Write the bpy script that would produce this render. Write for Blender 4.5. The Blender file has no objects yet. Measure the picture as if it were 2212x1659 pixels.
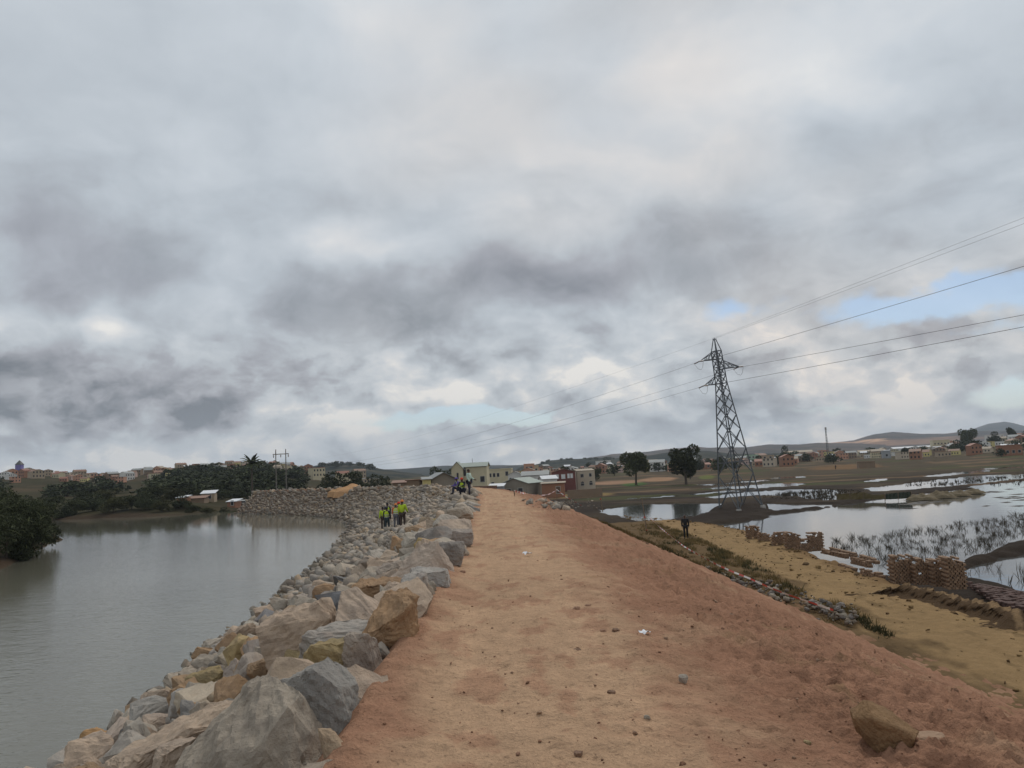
import bpy, bmesh, math, random
import numpy as np
from mathutils import Vector, Matrix
random.seed(7); RNG = np.random.default_rng(11)
SC = bpy.context.scene
COL = SC.collection
R = math.radians

# ---------------------------------------------------------------- camera
# f and the pixel helpers use a 2212 x 1659 picture; every use lands on real ground planes in metres
PW, PH, PF = 2212.0, 1659.0, 1700.0
EYE = Vector((0, 0, 1.6)); PITCH = R(6.2); ROLL = R(3.0)
_F = Vector((0, math.cos(PITCH), math.sin(PITCH)))
_U0 = Vector((0, -math.sin(PITCH), math.cos(PITCH))); _R0 = Vector((1, 0, 0))
_RT = math.cos(ROLL)*_R0 - math.sin(ROLL)*_U0
_UP = math.sin(ROLL)*_R0 + math.cos(ROLL)*_U0
cam_d = bpy.data.cameras.new('camera'); cam = bpy.data.objects.new('camera', cam_d); COL.objects.link(cam)
cam_d.sensor_width = 36; cam_d.lens = 36*PF/PW; cam_d.clip_start = 0.1; cam_d.clip_end = 40000
M = Matrix(((_RT.x, _UP.x, -_F.x), (_RT.y, _UP.y, -_F.y), (_RT.z, _UP.z, -_F.z))).to_4x4()
cam.matrix_world = Matrix.Translation(EYE) @ M
SC.camera = cam

def ray(px, py):
    return (_F*PF + _RT*(px-PW/2) - _UP*(py-PH/2)).normalized()
def at_z(px, py, z):
    d = ray(px, py); t = (z-EYE.z)/d.z
    return EYE + d*t
def at_y(px, py, y):
    d = ray(px, py); return EYE + d*(y/d.y)
def azel(px, py):
    d = ray(px, py); return math.atan2(d.x, d.y), d.z/math.hypot(d.x, d.y)

# ---------------------------------------------------------------- world: Nishita sky behind a layer of broken cloud
SUN_EL, SUN_AZ = R(48), R(24)        # azimuth clockwise from +Y
SKY_BLUE = 0.10
world = bpy.data.worlds.new('World'); SC.world = world; world.use_nodes = True
class NT:
    def __init__(s, t): s.t = t; s.n = t.nodes; s.l = t.links
    def new(s, k, **kw):
        n = s.n.new(k)
        for a, b in kw.items(): setattr(n, a, b)
        return n
    def put(s, sock, v):
        if hasattr(v, 'is_output') or isinstance(v, bpy.types.NodeSocket): s.l.new(v, sock)
        elif v is not None: sock.default_value = v
    def m(s, op, a, b=None, c=None, clamp=False):
        n = s.new('ShaderNodeMath', operation=op, use_clamp=clamp)
        s.put(n.inputs[0], a); s.put(n.inputs[1], b); s.put(n.inputs[2], c)
        return n.outputs[0]
    def v(s, op, a, b=None):
        n = s.new('ShaderNodeVectorMath', operation=op)
        s.put(n.inputs[0], a); s.put(n.inputs[1], b)
        return n.outputs['Value'] if op in ('DOT_PRODUCT', 'LENGTH') else n.outputs[0]
    def sc(s, a, k):
        n = s.new('ShaderNodeVectorMath', operation='SCALE'); s.put(n.inputs[0], a); s.put(n.inputs['Scale'], k); return n.outputs[0]
    def noise(s, vec, scale, detail=4, rough=0.55, dist=0.0, col=False, dims='3D'):
        n = s.new('ShaderNodeTexNoise', noise_dimensions=dims); s.put(n.inputs['Vector'], vec)
        n.inputs['Scale'].default_value = scale; n.inputs['Detail'].default_value = detail
        n.inputs['Roughness'].default_value = rough; n.inputs['Distortion'].default_value = dist
        return n.outputs['Color' if col else 'Fac']
    def ramp(s, f, stops, interp='LINEAR'):
        n = s.new('ShaderNodeValToRGB'); s.put(n.inputs[0], f); cr = n.color_ramp; cr.interpolation = interp
        while len(cr.elements) < len(stops): cr.elements.new(0.5)
        for e, (p, c) in zip(cr.elements, stops):
            e.position = p; e.color = (*c, 1) if len(c) == 3 else c
        return n.outputs[0]
    def mix(s, f, a, b, mode='MIX'):
        n = s.new('ShaderNodeMix', data_type='RGBA', blend_type=mode)
        s.put(n.inputs[0], f); s.put(n.inputs[6], a if not isinstance(a, tuple) else (*a[:3], 1)); s.put(n.inputs[7], b if not isinstance(b, tuple) else (*b[:3], 1))
        return n.outputs[2]
    def step(s, x, a, b):
        n = s.new('ShaderNodeMapRange', interpolation_type='SMOOTHSTEP'); s.put(n.inputs[0], x)
        n.inputs[1].default_value = a; n.inputs[2].default_value = b
        return n.outputs[0]
def lin(r, g, b):
    f = lambda c: ((c/255+0.055)/1.055)**2.4 if c > 10 else c/255/12.92
    return (f(r), f(g), f(b))

def build_sky():
    T = NT(world.node_tree); T.n.clear()
    D = T.new('ShaderNodeTexCoord').outputs['Generated']
    sep = T.new('ShaderNodeSeparateXYZ'); T.put(sep.inputs[0], D); x, y, z = sep.outputs
    zc = T.m('MAXIMUM', z, 0.0)
    az = T.m('ARCTAN2', x, y)
    el = T.m('ARCTAN2', zc, T.m('SQRT', T.m('ADD', T.m('MULTIPLY', x, x), T.m('MULTIPLY', y, y))))
    ca = T.new('ShaderNodeCombineXYZ'); T.put(ca.inputs[0], az); T.put(ca.inputs[1], el)
    A = ca.outputs[0]
    H3 = (0.5, 0.5, 0.5)
    # 3-D noise on the direction itself keeps the cloud masses seamless all round; squeezed in height towards the horizon
    dd = T.new('ShaderNodeCombineXYZ'); T.put(dd.inputs[0], x); T.put(dd.inputs[1], y); T.put(dd.inputs[2], T.m('MULTIPLY', el, 1.5))
    Dv = dd.outputs[0]
    w1 = T.v('SUBTRACT', T.noise(Dv, 2.6, 2, 0.5, col=True), H3)
    w2 = T.v('SUBTRACT', T.noise(Dv, 7.5, 3, 0.5, col=True), H3)
    w3 = T.v('SUBTRACT', T.noise(Dv, 26.0, 3, 0.55, col=True), H3)
    Dw = T.v('ADD', T.v('ADD', Dv, T.sc(w1, 0.30)), T.sc(w2, 0.07))
    def lit(vec, scale, detail, rough, off):
        a = T.noise(vec, scale, detail, rough); b = T.noise(T.v('ADD', vec, off), scale, detail, rough)
        return a, T.m('SUBTRACT', a, b)
    n1 = T.noise(Dw, 2.0, 2, 0.45)
    n2, e2 = lit(Dw, 4.6, 7, 0.55, (0.035, 0.0, 0.06))
    Dw3 = T.v('ADD', T.v('MULTIPLY', T.v('ADD', Dv, T.sc(w2, 0.10)), (1, 1, 1.1)), T.sc(w3, 0.012))
    n3, e3 = lit(Dw3, 9.0, 8, 0.56, (0.012, 0.0, 0.042))
    Dw4 = T.v('ADD', T.v('MULTIPLY', T.v('ADD', Dv, T.sc(w2, 0.05)), (1, 1, 1.2)), T.sc(w3, 0.020))
    n4, e4 = lit(Dw4, 15.0, 8, 0.54, (0.010, 0.0, 0.034))
    low2 = T.m('SUBTRACT', 1.0, T.step(el, 0.05, 0.16))
    low = T.m('SUBTRACT', 1.0, T.step(el, 0.08, 0.25))
    mid = T.m('SUBTRACT', 1.0, T.step(el, 0.18, 0.52))
    c = lambda n: T.m('SUBTRACT', n, 0.5)
    L = T.m('ADD', 0.635, T.m('MULTIPLY', c(n1), 0.40))
    L = T.m('ADD', L, T.m('MULTIPLY', c(n2), T.m('ADD', 0.25, T.m('MULTIPLY', mid, 0.06))))
    L = T.m('ADD', L, T.m('MULTIPLY', e2, T.m('ADD', 0.22, T.m('MULTIPLY', mid, 0.34))))
    L = T.m('ADD', L, T.m('MULTIPLY', c(n3), T.m('ADD', T.m('MULTIPLY', mid, 0.12), T.m('MULTIPLY', low, 0.20))))
    L = T.m('ADD', L, T.m('MULTIPLY', e3, T.m('ADD', T.m('MULTIPLY', mid, 0.35), T.m('MULTIPLY', low, 0.60))))
    L = T.m('ADD', L, T.m('MULTIPLY', T.m('ADD', T.m('MULTIPLY', T.step(n4, .43, .57), 0.15), -.08), low))
    L = T.m('ADD', L, T.m('MULTIPLY', e4, T.m('ADD', T.m('MULTIPLY', low, 0.50), T.m('MULTIPLY', low2, 0.15))))
    Aw = T.v('ADD', T.v('ADD', A, T.sc(w1, 0.10)), T.v('ADD', T.sc(w2, 0.13), T.sc(w3, 0.030)))
    # the big light and dark masses of this afternoon's sky: (x, y, half width, half height, amount)
    blobs = [(1780, 110, 250, 110, .22), (1470, 210, 220, 120, .13), (1560, 50, 160, 70, .08), (900, 30, 460, 130, .14), (1350, 400, 260, 110, .08),
             (330, 490, 380, 150, -.17), (800, 540, 110, 50, .20), (990, 430, 170, 80, .13), (250, 690, 52, 60, .26), (480, 690, 110, 36, .20), (620, 560, 160, 60, .07),
             (60, 835, 280, 64, -.38), (330, 880, 220, 36, -.20), (700, 710, 220, 90, -.17), (480, 830, 150, 60, -.10), (950, 650, 260, 70, -.21), (1090, 570, 160, 60, -.07),
             (1360, 590, 270, 120, -.23), (1660, 630, 190, 80, -.08), (1400, 780, 80, 56, .30), (1190, 790, 220, 70, .10), (1965, 838, 45, 26, .45), (1880, 830, 110, 60, .12), (1480, 885, 210, 34, -.22), (1780, 770, 140, 60, -.06),
             (760, 930, 100, 36, .26), (600, 950, 220, 50, .08), (150, 955, 280, 40, .22), (330, 992, 420, 24, .12), (1280, 940, 120, 30, .14), (1260, 985, 240, 24, .06),
             (1900, 330, 320, 90, -.06), (2050, 500, 320, 90, -.03), (1100, 955, 1500, 60, .11), (1000, 850, 500, 60, .06), (700, 905, 330, 24, .10)]
    for bx, by, bw, bh, amt in blobs:
        a0, e0 = azel(bx, by); e0 = math.atan(e0)
        q = T.v('MULTIPLY', T.v('SUBTRACT', Aw, (a0, e0, 0)), (PF/bw, PF/bh, 0))
        g = T.m('EXPONENT', T.m('MULTIPLY', T.v('DOT_PRODUCT', q, q), -0.85))
        L = T.m('ADD', L, T.m('MULTIPLY', g, amt))
    stops = [(0.10, lin(106, 113, 121)), (0.30, lin(146, 152, 160)), (0.46, lin(168, 174, 182)), (0.60, lin(187, 195, 203)), (0.74, lin(203, 210, 217)), (0.88, lin(220, 223, 226)), (1.0, lin(242, 241, 238))]
    cc = T.ramp(L, stops)
    tn = T.noise(Dv, 2.3, 2, 0.5)
    warmf = T.m('MULTIPLY', T.m('MULTIPLY', T.step(tn, 0.42, 0.62), 0.8), T.step(az, -0.32, 0.0))
    cc = T.mix(warmf, cc, T.mix(1.0, cc, (1.07, 0.985, 0.92), 'MULTIPLY'))
    cc = T.mix(T.m('MULTIPLY', low, 0.7), cc, T.mix(1.0, cc, (1.05, 1.0, 0.94), 'MULTIPLY'))
    mv = T.m('MULTIPLY', T.m('SUBTRACT', 1.0, T.step(L, 0.35, 0.62)), T.step(T.noise(Dv, 3.1, 2, .5), .42, .6))
    cc = T.mix(mv, cc, T.mix(1.0, cc, (1.02, 0.985, 0.995), 'MULTIPLY'))
    gap = None
    for bx, by, bw, bh, amt in [(2050, 645, 220, 40, 1.1), (950, 905, 180, 22, 1.25), (2195, 842, 90, 36, 1.15), (1570, 690, 80, 28, .66), (1130, 897, 70, 13, .75), (1775, 882, 120, 15, .55), (2140, 720, 130, 20, .5)]:
        a0, e0 = azel(bx, by); e0 = math.atan(e0)
        q = T.v('MULTIPLY', T.v('SUBTRACT', T.v('ADD', A, T.v('ADD', T.sc(w2, 0.05), T.sc(w3, 0.03))), (a0, e0, 0)), (PF/bw, PF/bh, 0))
        g = T.m('MULTIPLY', T.m('EXPONENT', T.m('MULTIPLY', T.v('DOT_PRODUCT', q, q), -0.8)), amt)
        gap = g if gap is None else T.m('ADD', gap, g)
    gap = T.m('ADD', gap, T.m('MULTIPLY', c(n3), -1.5))
    gapf = T.m('MULTIPLY', T.step(gap, 0.40, 0.85), 0.85)
    sky = T.new('ShaderNodeTexSky', sky_type='NISHITA'); sky.sun_disc = False
    sky.sun_elevation = SUN_EL; sky.sun_rotation = SUN_AZ; sky.altitude = 1200
    b1 = T.new('ShaderNodeBackground'); T.put(b1.inputs[0], sky.outputs[0]); b1.inputs[1].default_value = SKY_BLUE
    b2 = T.new('ShaderNodeBackground'); T.put(b2.inputs[0], cc); b2.inputs[1].default_value = 1.0
    ms = T.new('ShaderNodeMixShader'); T.put(ms.inputs[0], gapf); T.l.new(b2.outputs[0], ms.inputs[1]); T.l.new(b1.outputs[0], ms.inputs[2])
    out = T.new('ShaderNodeOutputWorld'); T.l.new(ms.outputs[0], out.inputs[0])
build_sky()

sun_d = bpy.data.lights.new('sun', 'SUN'); sun = bpy.data.objects.new('sun', sun_d); COL.objects.link(sun)
sun_d.energy = 1.45; sun_d.angle = R(24); sun_d.color = (1.0, 0.95, 0.88)
sd = Vector((math.sin(SUN_AZ)*math.cos(SUN_EL), math.cos(SUN_AZ)*math.cos(SUN_EL), math.sin(SUN_EL)))
sun.rotation_euler = sd.to_track_quat('Z', 'Y').to_euler()
SC.view_settings.view_transform = 'Standard'; SC.view_settings.look = 'None'
SC.view_settings.exposure = 0.0; SC.view_settings.gamma = 1.0; SC.view_settings.use_curve_mapping = False
SC.render.engine = 'CYCLES'
SC.cycles.use_denoising = True
SC.cycles.max_bounces = 6; SC.cycles.diffuse_bounces = 3; SC.cycles.glossy_bounces = 3; SC.cycles.volume_bounces = 1; SC.cycles.transmission_bounces = 2
SC.cycles.sample_clamp_indirect = 4.0

# ---------------------------------------------------------------- numpy noise
_PERM = RNG.permutation(512)
_PERM = np.concatenate([_PERM, _PERM, _PERM])
_GA = RNG.random(512)*2*np.pi; _GX, _GY = np.cos(_GA), np.sin(_GA)
def perlin(x, y):
    xi = np.floor(x).astype(np.int64); yi = np.floor(y).astype(np.int64)
    xf = x-xi; yf = y-yi; xi &= 511; yi &= 511
    u = xf*xf*xf*(xf*(xf*6-15)+10); v = yf*yf*yf*(yf*(yf*6-15)+10)
    def g(i, j, dx, dy):
        h = _PERM[_PERM[(xi+i) & 511]+((yi+j) & 511)] & 511
        return _GX[h]*dx+_GY[h]*dy
    a = g(0, 0, xf, yf); b = g(1, 0, xf-1, yf); c = g(0, 1, xf, yf-1); d = g(1, 1, xf-1, yf-1)
    return (a*(1-u)+b*u)*(1-v)+(c*(1-u)+d*u)*v
def fbm(x, y, oct=4, gain=0.5, ox=0.0):
    x = np.asarray(x, float)+ox; y = np.asarray(y, float)+ox*0.7
    s = np.zeros(np.broadcast(x, y).shape); a = 1.0
    for i in range(oct):
        s += a*perlin(x*2**i+i*17.3, y*2**i+i*9.1); a *= gain
    return s
def sst(a, b, x):
    t = np.clip((np.asarray(x, float)-a)/(b-a), 0, 1); return t*t*(3-2*t)
def poly_sd(px, py, poly):
    """signed distance to a polygon, negative inside"""
    px = np.asarray(px, float); py = np.asarray(py, float)
    d = np.full(px.shape, 1e18); s = np.ones(px.shape)
    n = len(poly)
    for i in range(n):
        ax, ay = poly[i]; bx, by = poly[i-1]
        ex, ey = bx-ax, by-ay; wx, wy = px-ax, py-ay
        t = np.clip((wx*ex+wy*ey)/(ex*ex+ey*ey+1e-12), 0, 1)
        d = np.minimum(d, (wx-ex*t)**2+(wy-ey*t)**2)
        c1 = py >= ay; c2 = py < by; c3 = ex*wy > ey*wx
        f = (c1 & c2 & c3) | (~c1 & ~c2 & ~c3)
        s = np.where(f, -s, s)
    return s*np.sqrt(d)
def catmull(pts, n):
    P = np.array(pts, float); m = len(P)
    P = np.vstack([2*P[0]-P[1], P, 2*P[-1]-P[-2]])
    t = np.linspace(0, m-1-1e-9, n); i = t.astype(int); f = (t-i)[:, None]
    a, b, c, d = P[i], P[i+1], P[i+2], P[i+3]
    return 0.5*(2*b+(c-a)*f+(2*a-5*b+4*c-d)*f*f+(3*b-a-3*c+d)*f**3)

# ---------------------------------------------------------------- object helpers
def tag(o, label=None, cat=None, group=None, kind=None):
    if label: o['label'] = label
    if cat: o['category'] = cat
    if group: o['group'] = group
    if kind: o['kind'] = kind
    return o
def obj(name, mesh, mat=None, parent=None, loc=None, rotz=None):
    o = bpy.data.objects.new(name, mesh); COL.objects.link(o)
    if mat is not None and not mesh.materials:
        for mm in (mat if isinstance(mat, (list, tuple)) else [mat]): mesh.materials.append(mm)
    if parent is not None: o.parent = parent
    if loc is not None: o.location = loc
    if rotz is not None: o.rotation_euler = (0, 0, rotz)
    return o
def thing(name, label, cat, loc=(0, 0, 0), rotz=0, group=None):
    o = bpy.data.objects.new(name, None); COL.objects.link(o); o.empty_display_size = 0.2
    o.location = loc; o.rotation_euler = (0, 0, rotz)
    return tag(o, label, cat, group)
def mesh_np(name, V, F, smooth=False, col=None):
    """V (n,3); F (m,k) quads or tris, or list of arrays"""
    me = bpy.data.meshes.new(name); V = np.asarray(V, np.float32)
    Fs = F if isinstance(F, list) else [F]
    Fs = [np.asarray(f, np.int32) for f in Fs if len(f)]
    nl = sum(f.size for f in Fs); nf = sum(len(f) for f in Fs)
    me.vertices.add(len(V)); me.vertices.foreach_set('co', V.ravel())
    me.loops.add(nl); me.loops.foreach_set('vertex_index', np.concatenate([f.ravel() for f in Fs]))
    me.polygons.add(nf)
    tot = np.concatenate([np.full(len(f), f.shape[1], np.int32) for f in Fs])
    st = np.concatenate([[0], np.cumsum(tot)[:-1]]).astype(np.int32)
    me.polygons.foreach_set('loop_start', st)
    if smooth: me.polygons.foreach_set('use_smooth', np.ones(nf, bool))
    me.update(calc_edges=True)
    if col is not None:
        a = me.attributes.new('col', 'FLOAT_COLOR', 'POINT')
        c = np.ones((len(V), 4), np.float32); c[:, :3] = col
        a.data.foreach_set('color', c.ravel())
    me.validate()
    return me
def grid_faces(nr, nc):
    i = np.arange(nr*nc).reshape(nr, nc)
    return np.stack([i[:-1, :-1], i[:-1, 1:], i[1:, 1:], i[1:, :-1]], -1).reshape(-1, 4)
class MB:
    """collects boxes, bars, prisms into one mesh"""
    def __init__(s): s.v = []; s.f = []; s.mi = []
    def add(s, V, F, mi=0):
        b = len(s.v); s.v += [tuple(p) for p in V]; s.f += [tuple(i+b for i in q) for q in F]; s.mi += [mi]*len(F)
    def box(s, x0, y0, z0, x1, y1, z1, mi=0, top_in=0.0):
        t = top_in
        V = [(x0, y0, z0), (x1, y0, z0), (x1, y1, z0), (x0, y1, z0), (x0+t, y0+t, z1), (x1-t, y0+t, z1), (x1-t, y1-t, z1), (x0+t, y1-t, z1)]
        s.add(V, [(0, 3, 2, 1), (4, 5, 6, 7), (0, 1, 5, 4), (1, 2, 6, 5), (2, 3, 7, 6), (3, 0, 4, 7)], mi)
    def bar(s, a, b, r, n=4, r2=None, mi=0):
        a = Vector(a); b = Vector(b); d = (b-a)
        if d.length < 1e-6: return
        q = d.to_track_quat('Z', 'Y'); r2 = r if r2 is None else r2
        V = []
        for p, rr in ((a, r), (b, r2)):
            for i in range(n):
                t = 2*math.pi*(i+.5)/n; V.append(p+q @ Vector((rr*math.cos(t), rr*math.sin(t), 0)))
        F = [(i, (i+1) % n, n+(i+1) % n, n+i) for i in range(n)]+[tuple(range(n-1, -1, -1)), tuple(range(n, 2*n))]
        s.add(V, F, mi)
    def tube(s, pts, r, n=5, mi=0):
        pts = [Vector(p) for p in pts]; rs = r if isinstance(r, (list, tuple)) else [r]*len(pts)
        V = []; F = []
        for k, p in enumerate(pts):
            d = (pts[min(k+1, len(pts)-1)]-pts[max(k-1, 0)]).normalized(); q = d.to_track_quat('Z', 'Y')
            for i in range(n):
                t = 2*math.pi*i/n; V.append(p+q @ Vector((rs[k]*math.cos(t), rs[k]*math.sin(t), 0)))
        for k in range(len(pts)-1):
            for i in range(n): F.append((k*n+i, k*n+(i+1) % n, (k+1)*n+(i+1) % n, (k+1)*n+i))
        F += [tuple(range(n-1, -1, -1)), tuple(range((len(pts)-1)*n, len(pts)*n))]
        s.add(V, F, mi)
    def mesh(s, name):
        me = bpy.data.meshes.new(name); me.from_pydata(s.v, [], s.f)
        if any(s.mi): me.polygons.foreach_set('material_index', s.mi)
        me.update(); return me
    def build(s, name, mat, parent=None, loc=None, rotz=None):
        return obj(name, s.mesh(name), mat, parent, loc, rotz)

# ---------------------------------------------------------------- materials
def new_mat(name):
    m = bpy.data.materials.new(name); m.use_nodes = True
    T = NT(m.node_tree); b = T.n['Principled BSDF']
    return m, T, b
def plain(name, c, rough=0.8, var=0.25, scale=6.0, bump=0.0, metal=0.0, objrand=0.0):
    """a worn single-colour surface: two scales of mottling and optional relief"""
    m, T, b = new_mat(name)
    g = T.new('ShaderNodeTexCoord').outputs['Object']
    n = T.noise(g, scale, 5, 0.6); n2 = T.noise(g, scale*0.17, 3, 0.5)
    k = T.m('ADD', 1-var, T.m('MULTIPLY', T.m('ADD', n, n2), var))
    if objrand:
        k = T.m('MULTIPLY', k, T.m('ADD', 1-objrand, T.m('MULTIPLY', T.new('ShaderNodeObjectInfo').outputs['Random'], 2*objrand)))
    cc = T.sc((c[0], c[1], c[2]), k) if False else T.mix(1.0, (c[0], c[1], c[2]), T.new('ShaderNodeCombineColor').outputs[0], 'MULTIPLY')
    comb = [x for x in T.n if x.bl_idname == 'ShaderNodeCombineColor'][-1]
    for i in range(3): T.put(comb.inputs[i], k)
    T.put(b.inputs['Base Color'], cc); b.inputs['Roughness'].default_value = rough; b.inputs['Metallic'].default_value = metal
    if bump:
        bp = T.new('ShaderNodeBump'); bp.inputs['Strength'].default_value = 1.0; bp.inputs['Distance'].default_value = bump; T.put(bp.inputs['Height'], n); T.put(b.inputs['Normal'], bp.outputs[0])
    return m
def ground_mat(name, rough=0.95, s1=0.35, s2=3.0, s3=22.0, bump=0.02, contrast=0.5, grit=0.0):
    m, T, b = new_mat(name)
    pos = T.new('ShaderNodeNewGeometry').outputs['Position']
    at = T.new('ShaderNodeAttribute', attribute_name='col').outputs['Color']
    a = T.noise(pos, s1, 5, 0.6, 0.5); c = T.noise(pos, s2, 6, 0.62, 0.4); d = T.noise(pos, s3, 5, 0.65)
    k = T.m('ADD', 1-contrast*0.95, T.m('MULTIPLY', T.m('ADD', T.m('ADD', T.m('MULTIPLY', a, 0.7), T.m('MULTIPLY', c, 0.8)), T.m('MULTIPLY', d, 0.45)), contrast))
    if grit:
        g1 = T.step(T.noise(pos, 46.0, 3, .6), .56, .66); g2 = T.step(T.noise(pos, 17.0, 4, .65, .4), .60, .70); g3 = T.step(T.noise(pos, 60.0, 2, .5), .60, .70)
        k = T.m('MULTIPLY', k, T.m('SUBTRACT', 1.0, T.m('ADD', T.m('MULTIPLY', g1, grit), T.m('MULTIPLY', g2, grit*1.1))))
        k = T.m('ADD', k, T.m('MULTIPLY', g3, grit*.6))
    cmb = T.new('ShaderNodeCombineColor')
    for i in range(3): T.put(cmb.inputs[i], k)
    cc = T.mix(1.0, at, cmb.outputs[0], 'MULTIPLY')
    T.put(b.inputs['Base Color'], cc); b.inputs['Roughness'].default_value = rough; b.inputs['Specular IOR Level'].default_value = 0.03
    h = T.m('ADD', T.m('MULTIPLY', c, 1.0), T.m('MULTIPLY', d, 0.35))
    bp = T.new('ShaderNodeBump'); bp.inputs['Strength'].default_value = 1.0; bp.inputs['Distance'].default_value = bump; T.put(bp.inputs['Height'], h); T.put(b.inputs['Normal'], bp.outputs[0])
    return m
def water_mat(name, c, rough, amp, sx, sy, rot=0.0, mask_scale=0.05, calm=None):
    m, T, b = new_mat(name)
    pos = T.new('ShaderNodeNewGeometry').outputs['Position']
    mp = T.new('ShaderNodeMapping'); T.put(mp.inputs[0], pos); mp.inputs['Scale'].default_value = (sx, sy, 1); mp.inputs['Rotation'].default_value = (0, 0, rot)
    n = T.noise(mp.outputs[0], 1.0, 4, 0.55, 0.3); n2 = T.noise(mp.outputs[0], 0.23, 3, 0.5)
    k = T.m('ADD', 0.35, T.m('MULTIPLY', T.noise(pos, mask_scale, 3, 0.5), 1.3))
    if calm:
        sx_ = T.new('ShaderNodeSeparateXYZ'); T.put(sx_.inputs[0], pos); mr = T.new('ShaderNodeMapRange'); T.put(mr.inputs[0], sx_.outputs[1]); mr.inputs[1].default_value = calm[0]; mr.inputs[2].default_value = calm[1]; mr.inputs[3].default_value = 1.0; mr.inputs[4].default_value = calm[2]; k = T.m('MULTIPLY', k, mr.outputs[0])
    h = T.m('MULTIPLY', T.m('ADD', n, T.m('MULTIPLY', n2, 1.5)), k)
    bp = T.new('ShaderNodeBump'); bp.inputs['Strength'].default_value = 1.0; bp.inputs['Distance'].default_value = amp; T.put(bp.inputs['Height'], h)
    T.put(b.inputs['Normal'], bp.outputs[0])
    cn = T.noise(pos, 0.07, 4, 0.55)
    T.put(b.inputs['Base Color'], T.mix(cn, tuple(v*0.8 for v in c), tuple(v*1.2 for v in c)))
    b.inputs['Roughness'].default_value = rough; b.inputs['IOR'].default_value = 1.33
    return m
def rock_mat(name, base, alt, per_object=False, streak=1.0):
    m, T, b = new_mat(name)
    tc = T.new('ShaderNodeTexCoord').outputs['Object']
    pos = T.new('ShaderNodeNewGeometry').outputs['Position']
    src = tc if per_object else pos
    if per_object:
        oi = T.new('ShaderNodeObjectInfo').outputs['Random']
        off = T.new('ShaderNodeCombineXYZ'); T.put(off.inputs[0], T.m('MULTIPLY', oi, 37.0)); T.put(off.inputs[1], T.m('MULTIPLY', oi, 11.0))
        src = T.v('ADD', tc, off.outputs[0])
        sc = 1.0
    mp = T.new('ShaderNodeMapping'); T.put(mp.inputs[0], src); mp.inputs['Rotation'].default_value = (0.6, 0.35, 0.5); mp.inputs['Scale'].default_value = (1.3, 1.3, 3.6*streak)
    lam = T.noise(mp.outputs[0], 2.2, 6, 0.62, 0.6)
    n = T.noise(src, 2.6, 6, 0.62, 0.3); f = T.noise(src, 21.0, 6, 0.72); sp = T.noise(src, 90.0, 4, 0.65)
    mixf = T.step(T.m('ADD', T.m('MULTIPLY', n, 0.75), T.m('MULTIPLY', lam, 0.35)), 0.44, 0.70)
    cc = T.mix(mixf, base, alt)
    if not per_object:
        at = T.new('ShaderNodeAttribute', attribute_name='col').outputs['Color']
        cc = T.mix(1.0, cc, at, 'MULTIPLY')
    else:
        rr = T.ramp(oi, [(0.0, (.72, .74, .78)), (0.25, (1.0, .96, .9)), (0.45, (.86, .8, .74)), (0.65, (1.12, 1.02, .92)), (0.85, (.95, .95, .98)), (1.0, (1.15, .98, .75))])
        cc = T.mix(1.0, cc, rr, 'MULTIPLY')
    k = T.m('ADD', 0.40, T.m('MULTIPLY', T.m('ADD', T.m('ADD', T.m('MULTIPLY', f, 0.6), T.m('MULTIPLY', lam, 0.45)), T.m('MULTIPLY', sp, 0.3)), 0.9))
    cmb = T.new('ShaderNodeCombineColor')
    for i in range(3): T.put(cmb.inputs[i], k)
    cc = T.mix(1.0, cc, cmb.outputs[0], 'MULTIPLY')
    dust = T.step(T.noise(pos, 1.7, 4, 0.6), 0.56, 0.75)
    cc = T.mix(T.m('MULTIPLY', dust, 0.30), cc, (0.33, 0.20, 0.13))
    T.put(b.inputs['Base Color'], cc); b.inputs['Roughness'].default_value = 0.9; b.inputs['Specular IOR Level'].default_value = 0.15
    h = T.m('ADD', T.m('ADD', T.m('MULTIPLY', n, 0.8), T.m('MULTIPLY', lam, 0.7)), T.m('ADD', T.m('MULTIPLY', f, 0.62), T.m('MULTIPLY', sp, 0.22)))
    bp = T.new('ShaderNodeBump'); bp.inputs['Strength'].default_value = 1.0; bp.inputs['Distance'].default_value = 0.045; T.put(bp.inputs['Height'], h); T.put(b.inputs['Normal'], bp.outputs[0])
    return m
def leaf_mat(name, c, var=0.5):
    m, T, b = new_mat(name)
    pos = T.new('ShaderNodeNewGeometry').outputs['Position']
    oi = T.new('ShaderNodeObjectInfo').outputs['Random']
    n = T.noise(pos, 0.9, 3, 0.6); n2 = T.noise(pos, 7.0, 2, 0.6)
    k = T.m('MULTIPLY', T.m('ADD', 1-var, T.m('MULTIPLY', T.m('ADD', n, n2), var)), T.m('ADD', 0.75, T.m('MULTIPLY', oi, 0.5)))
    cmb = T.new('ShaderNodeCombineColor')
    for i in range(3): T.put(cmb.inputs[i], k)
    cc = T.mix(1.0, c, cmb.outputs[0], 'MULTIPLY')
    T.put(b.inputs['Base Color'], cc); b.inputs['Roughness'].default_value = 0.8; b.inputs['Specular IOR Level'].default_value = 0.08
    return m
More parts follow.
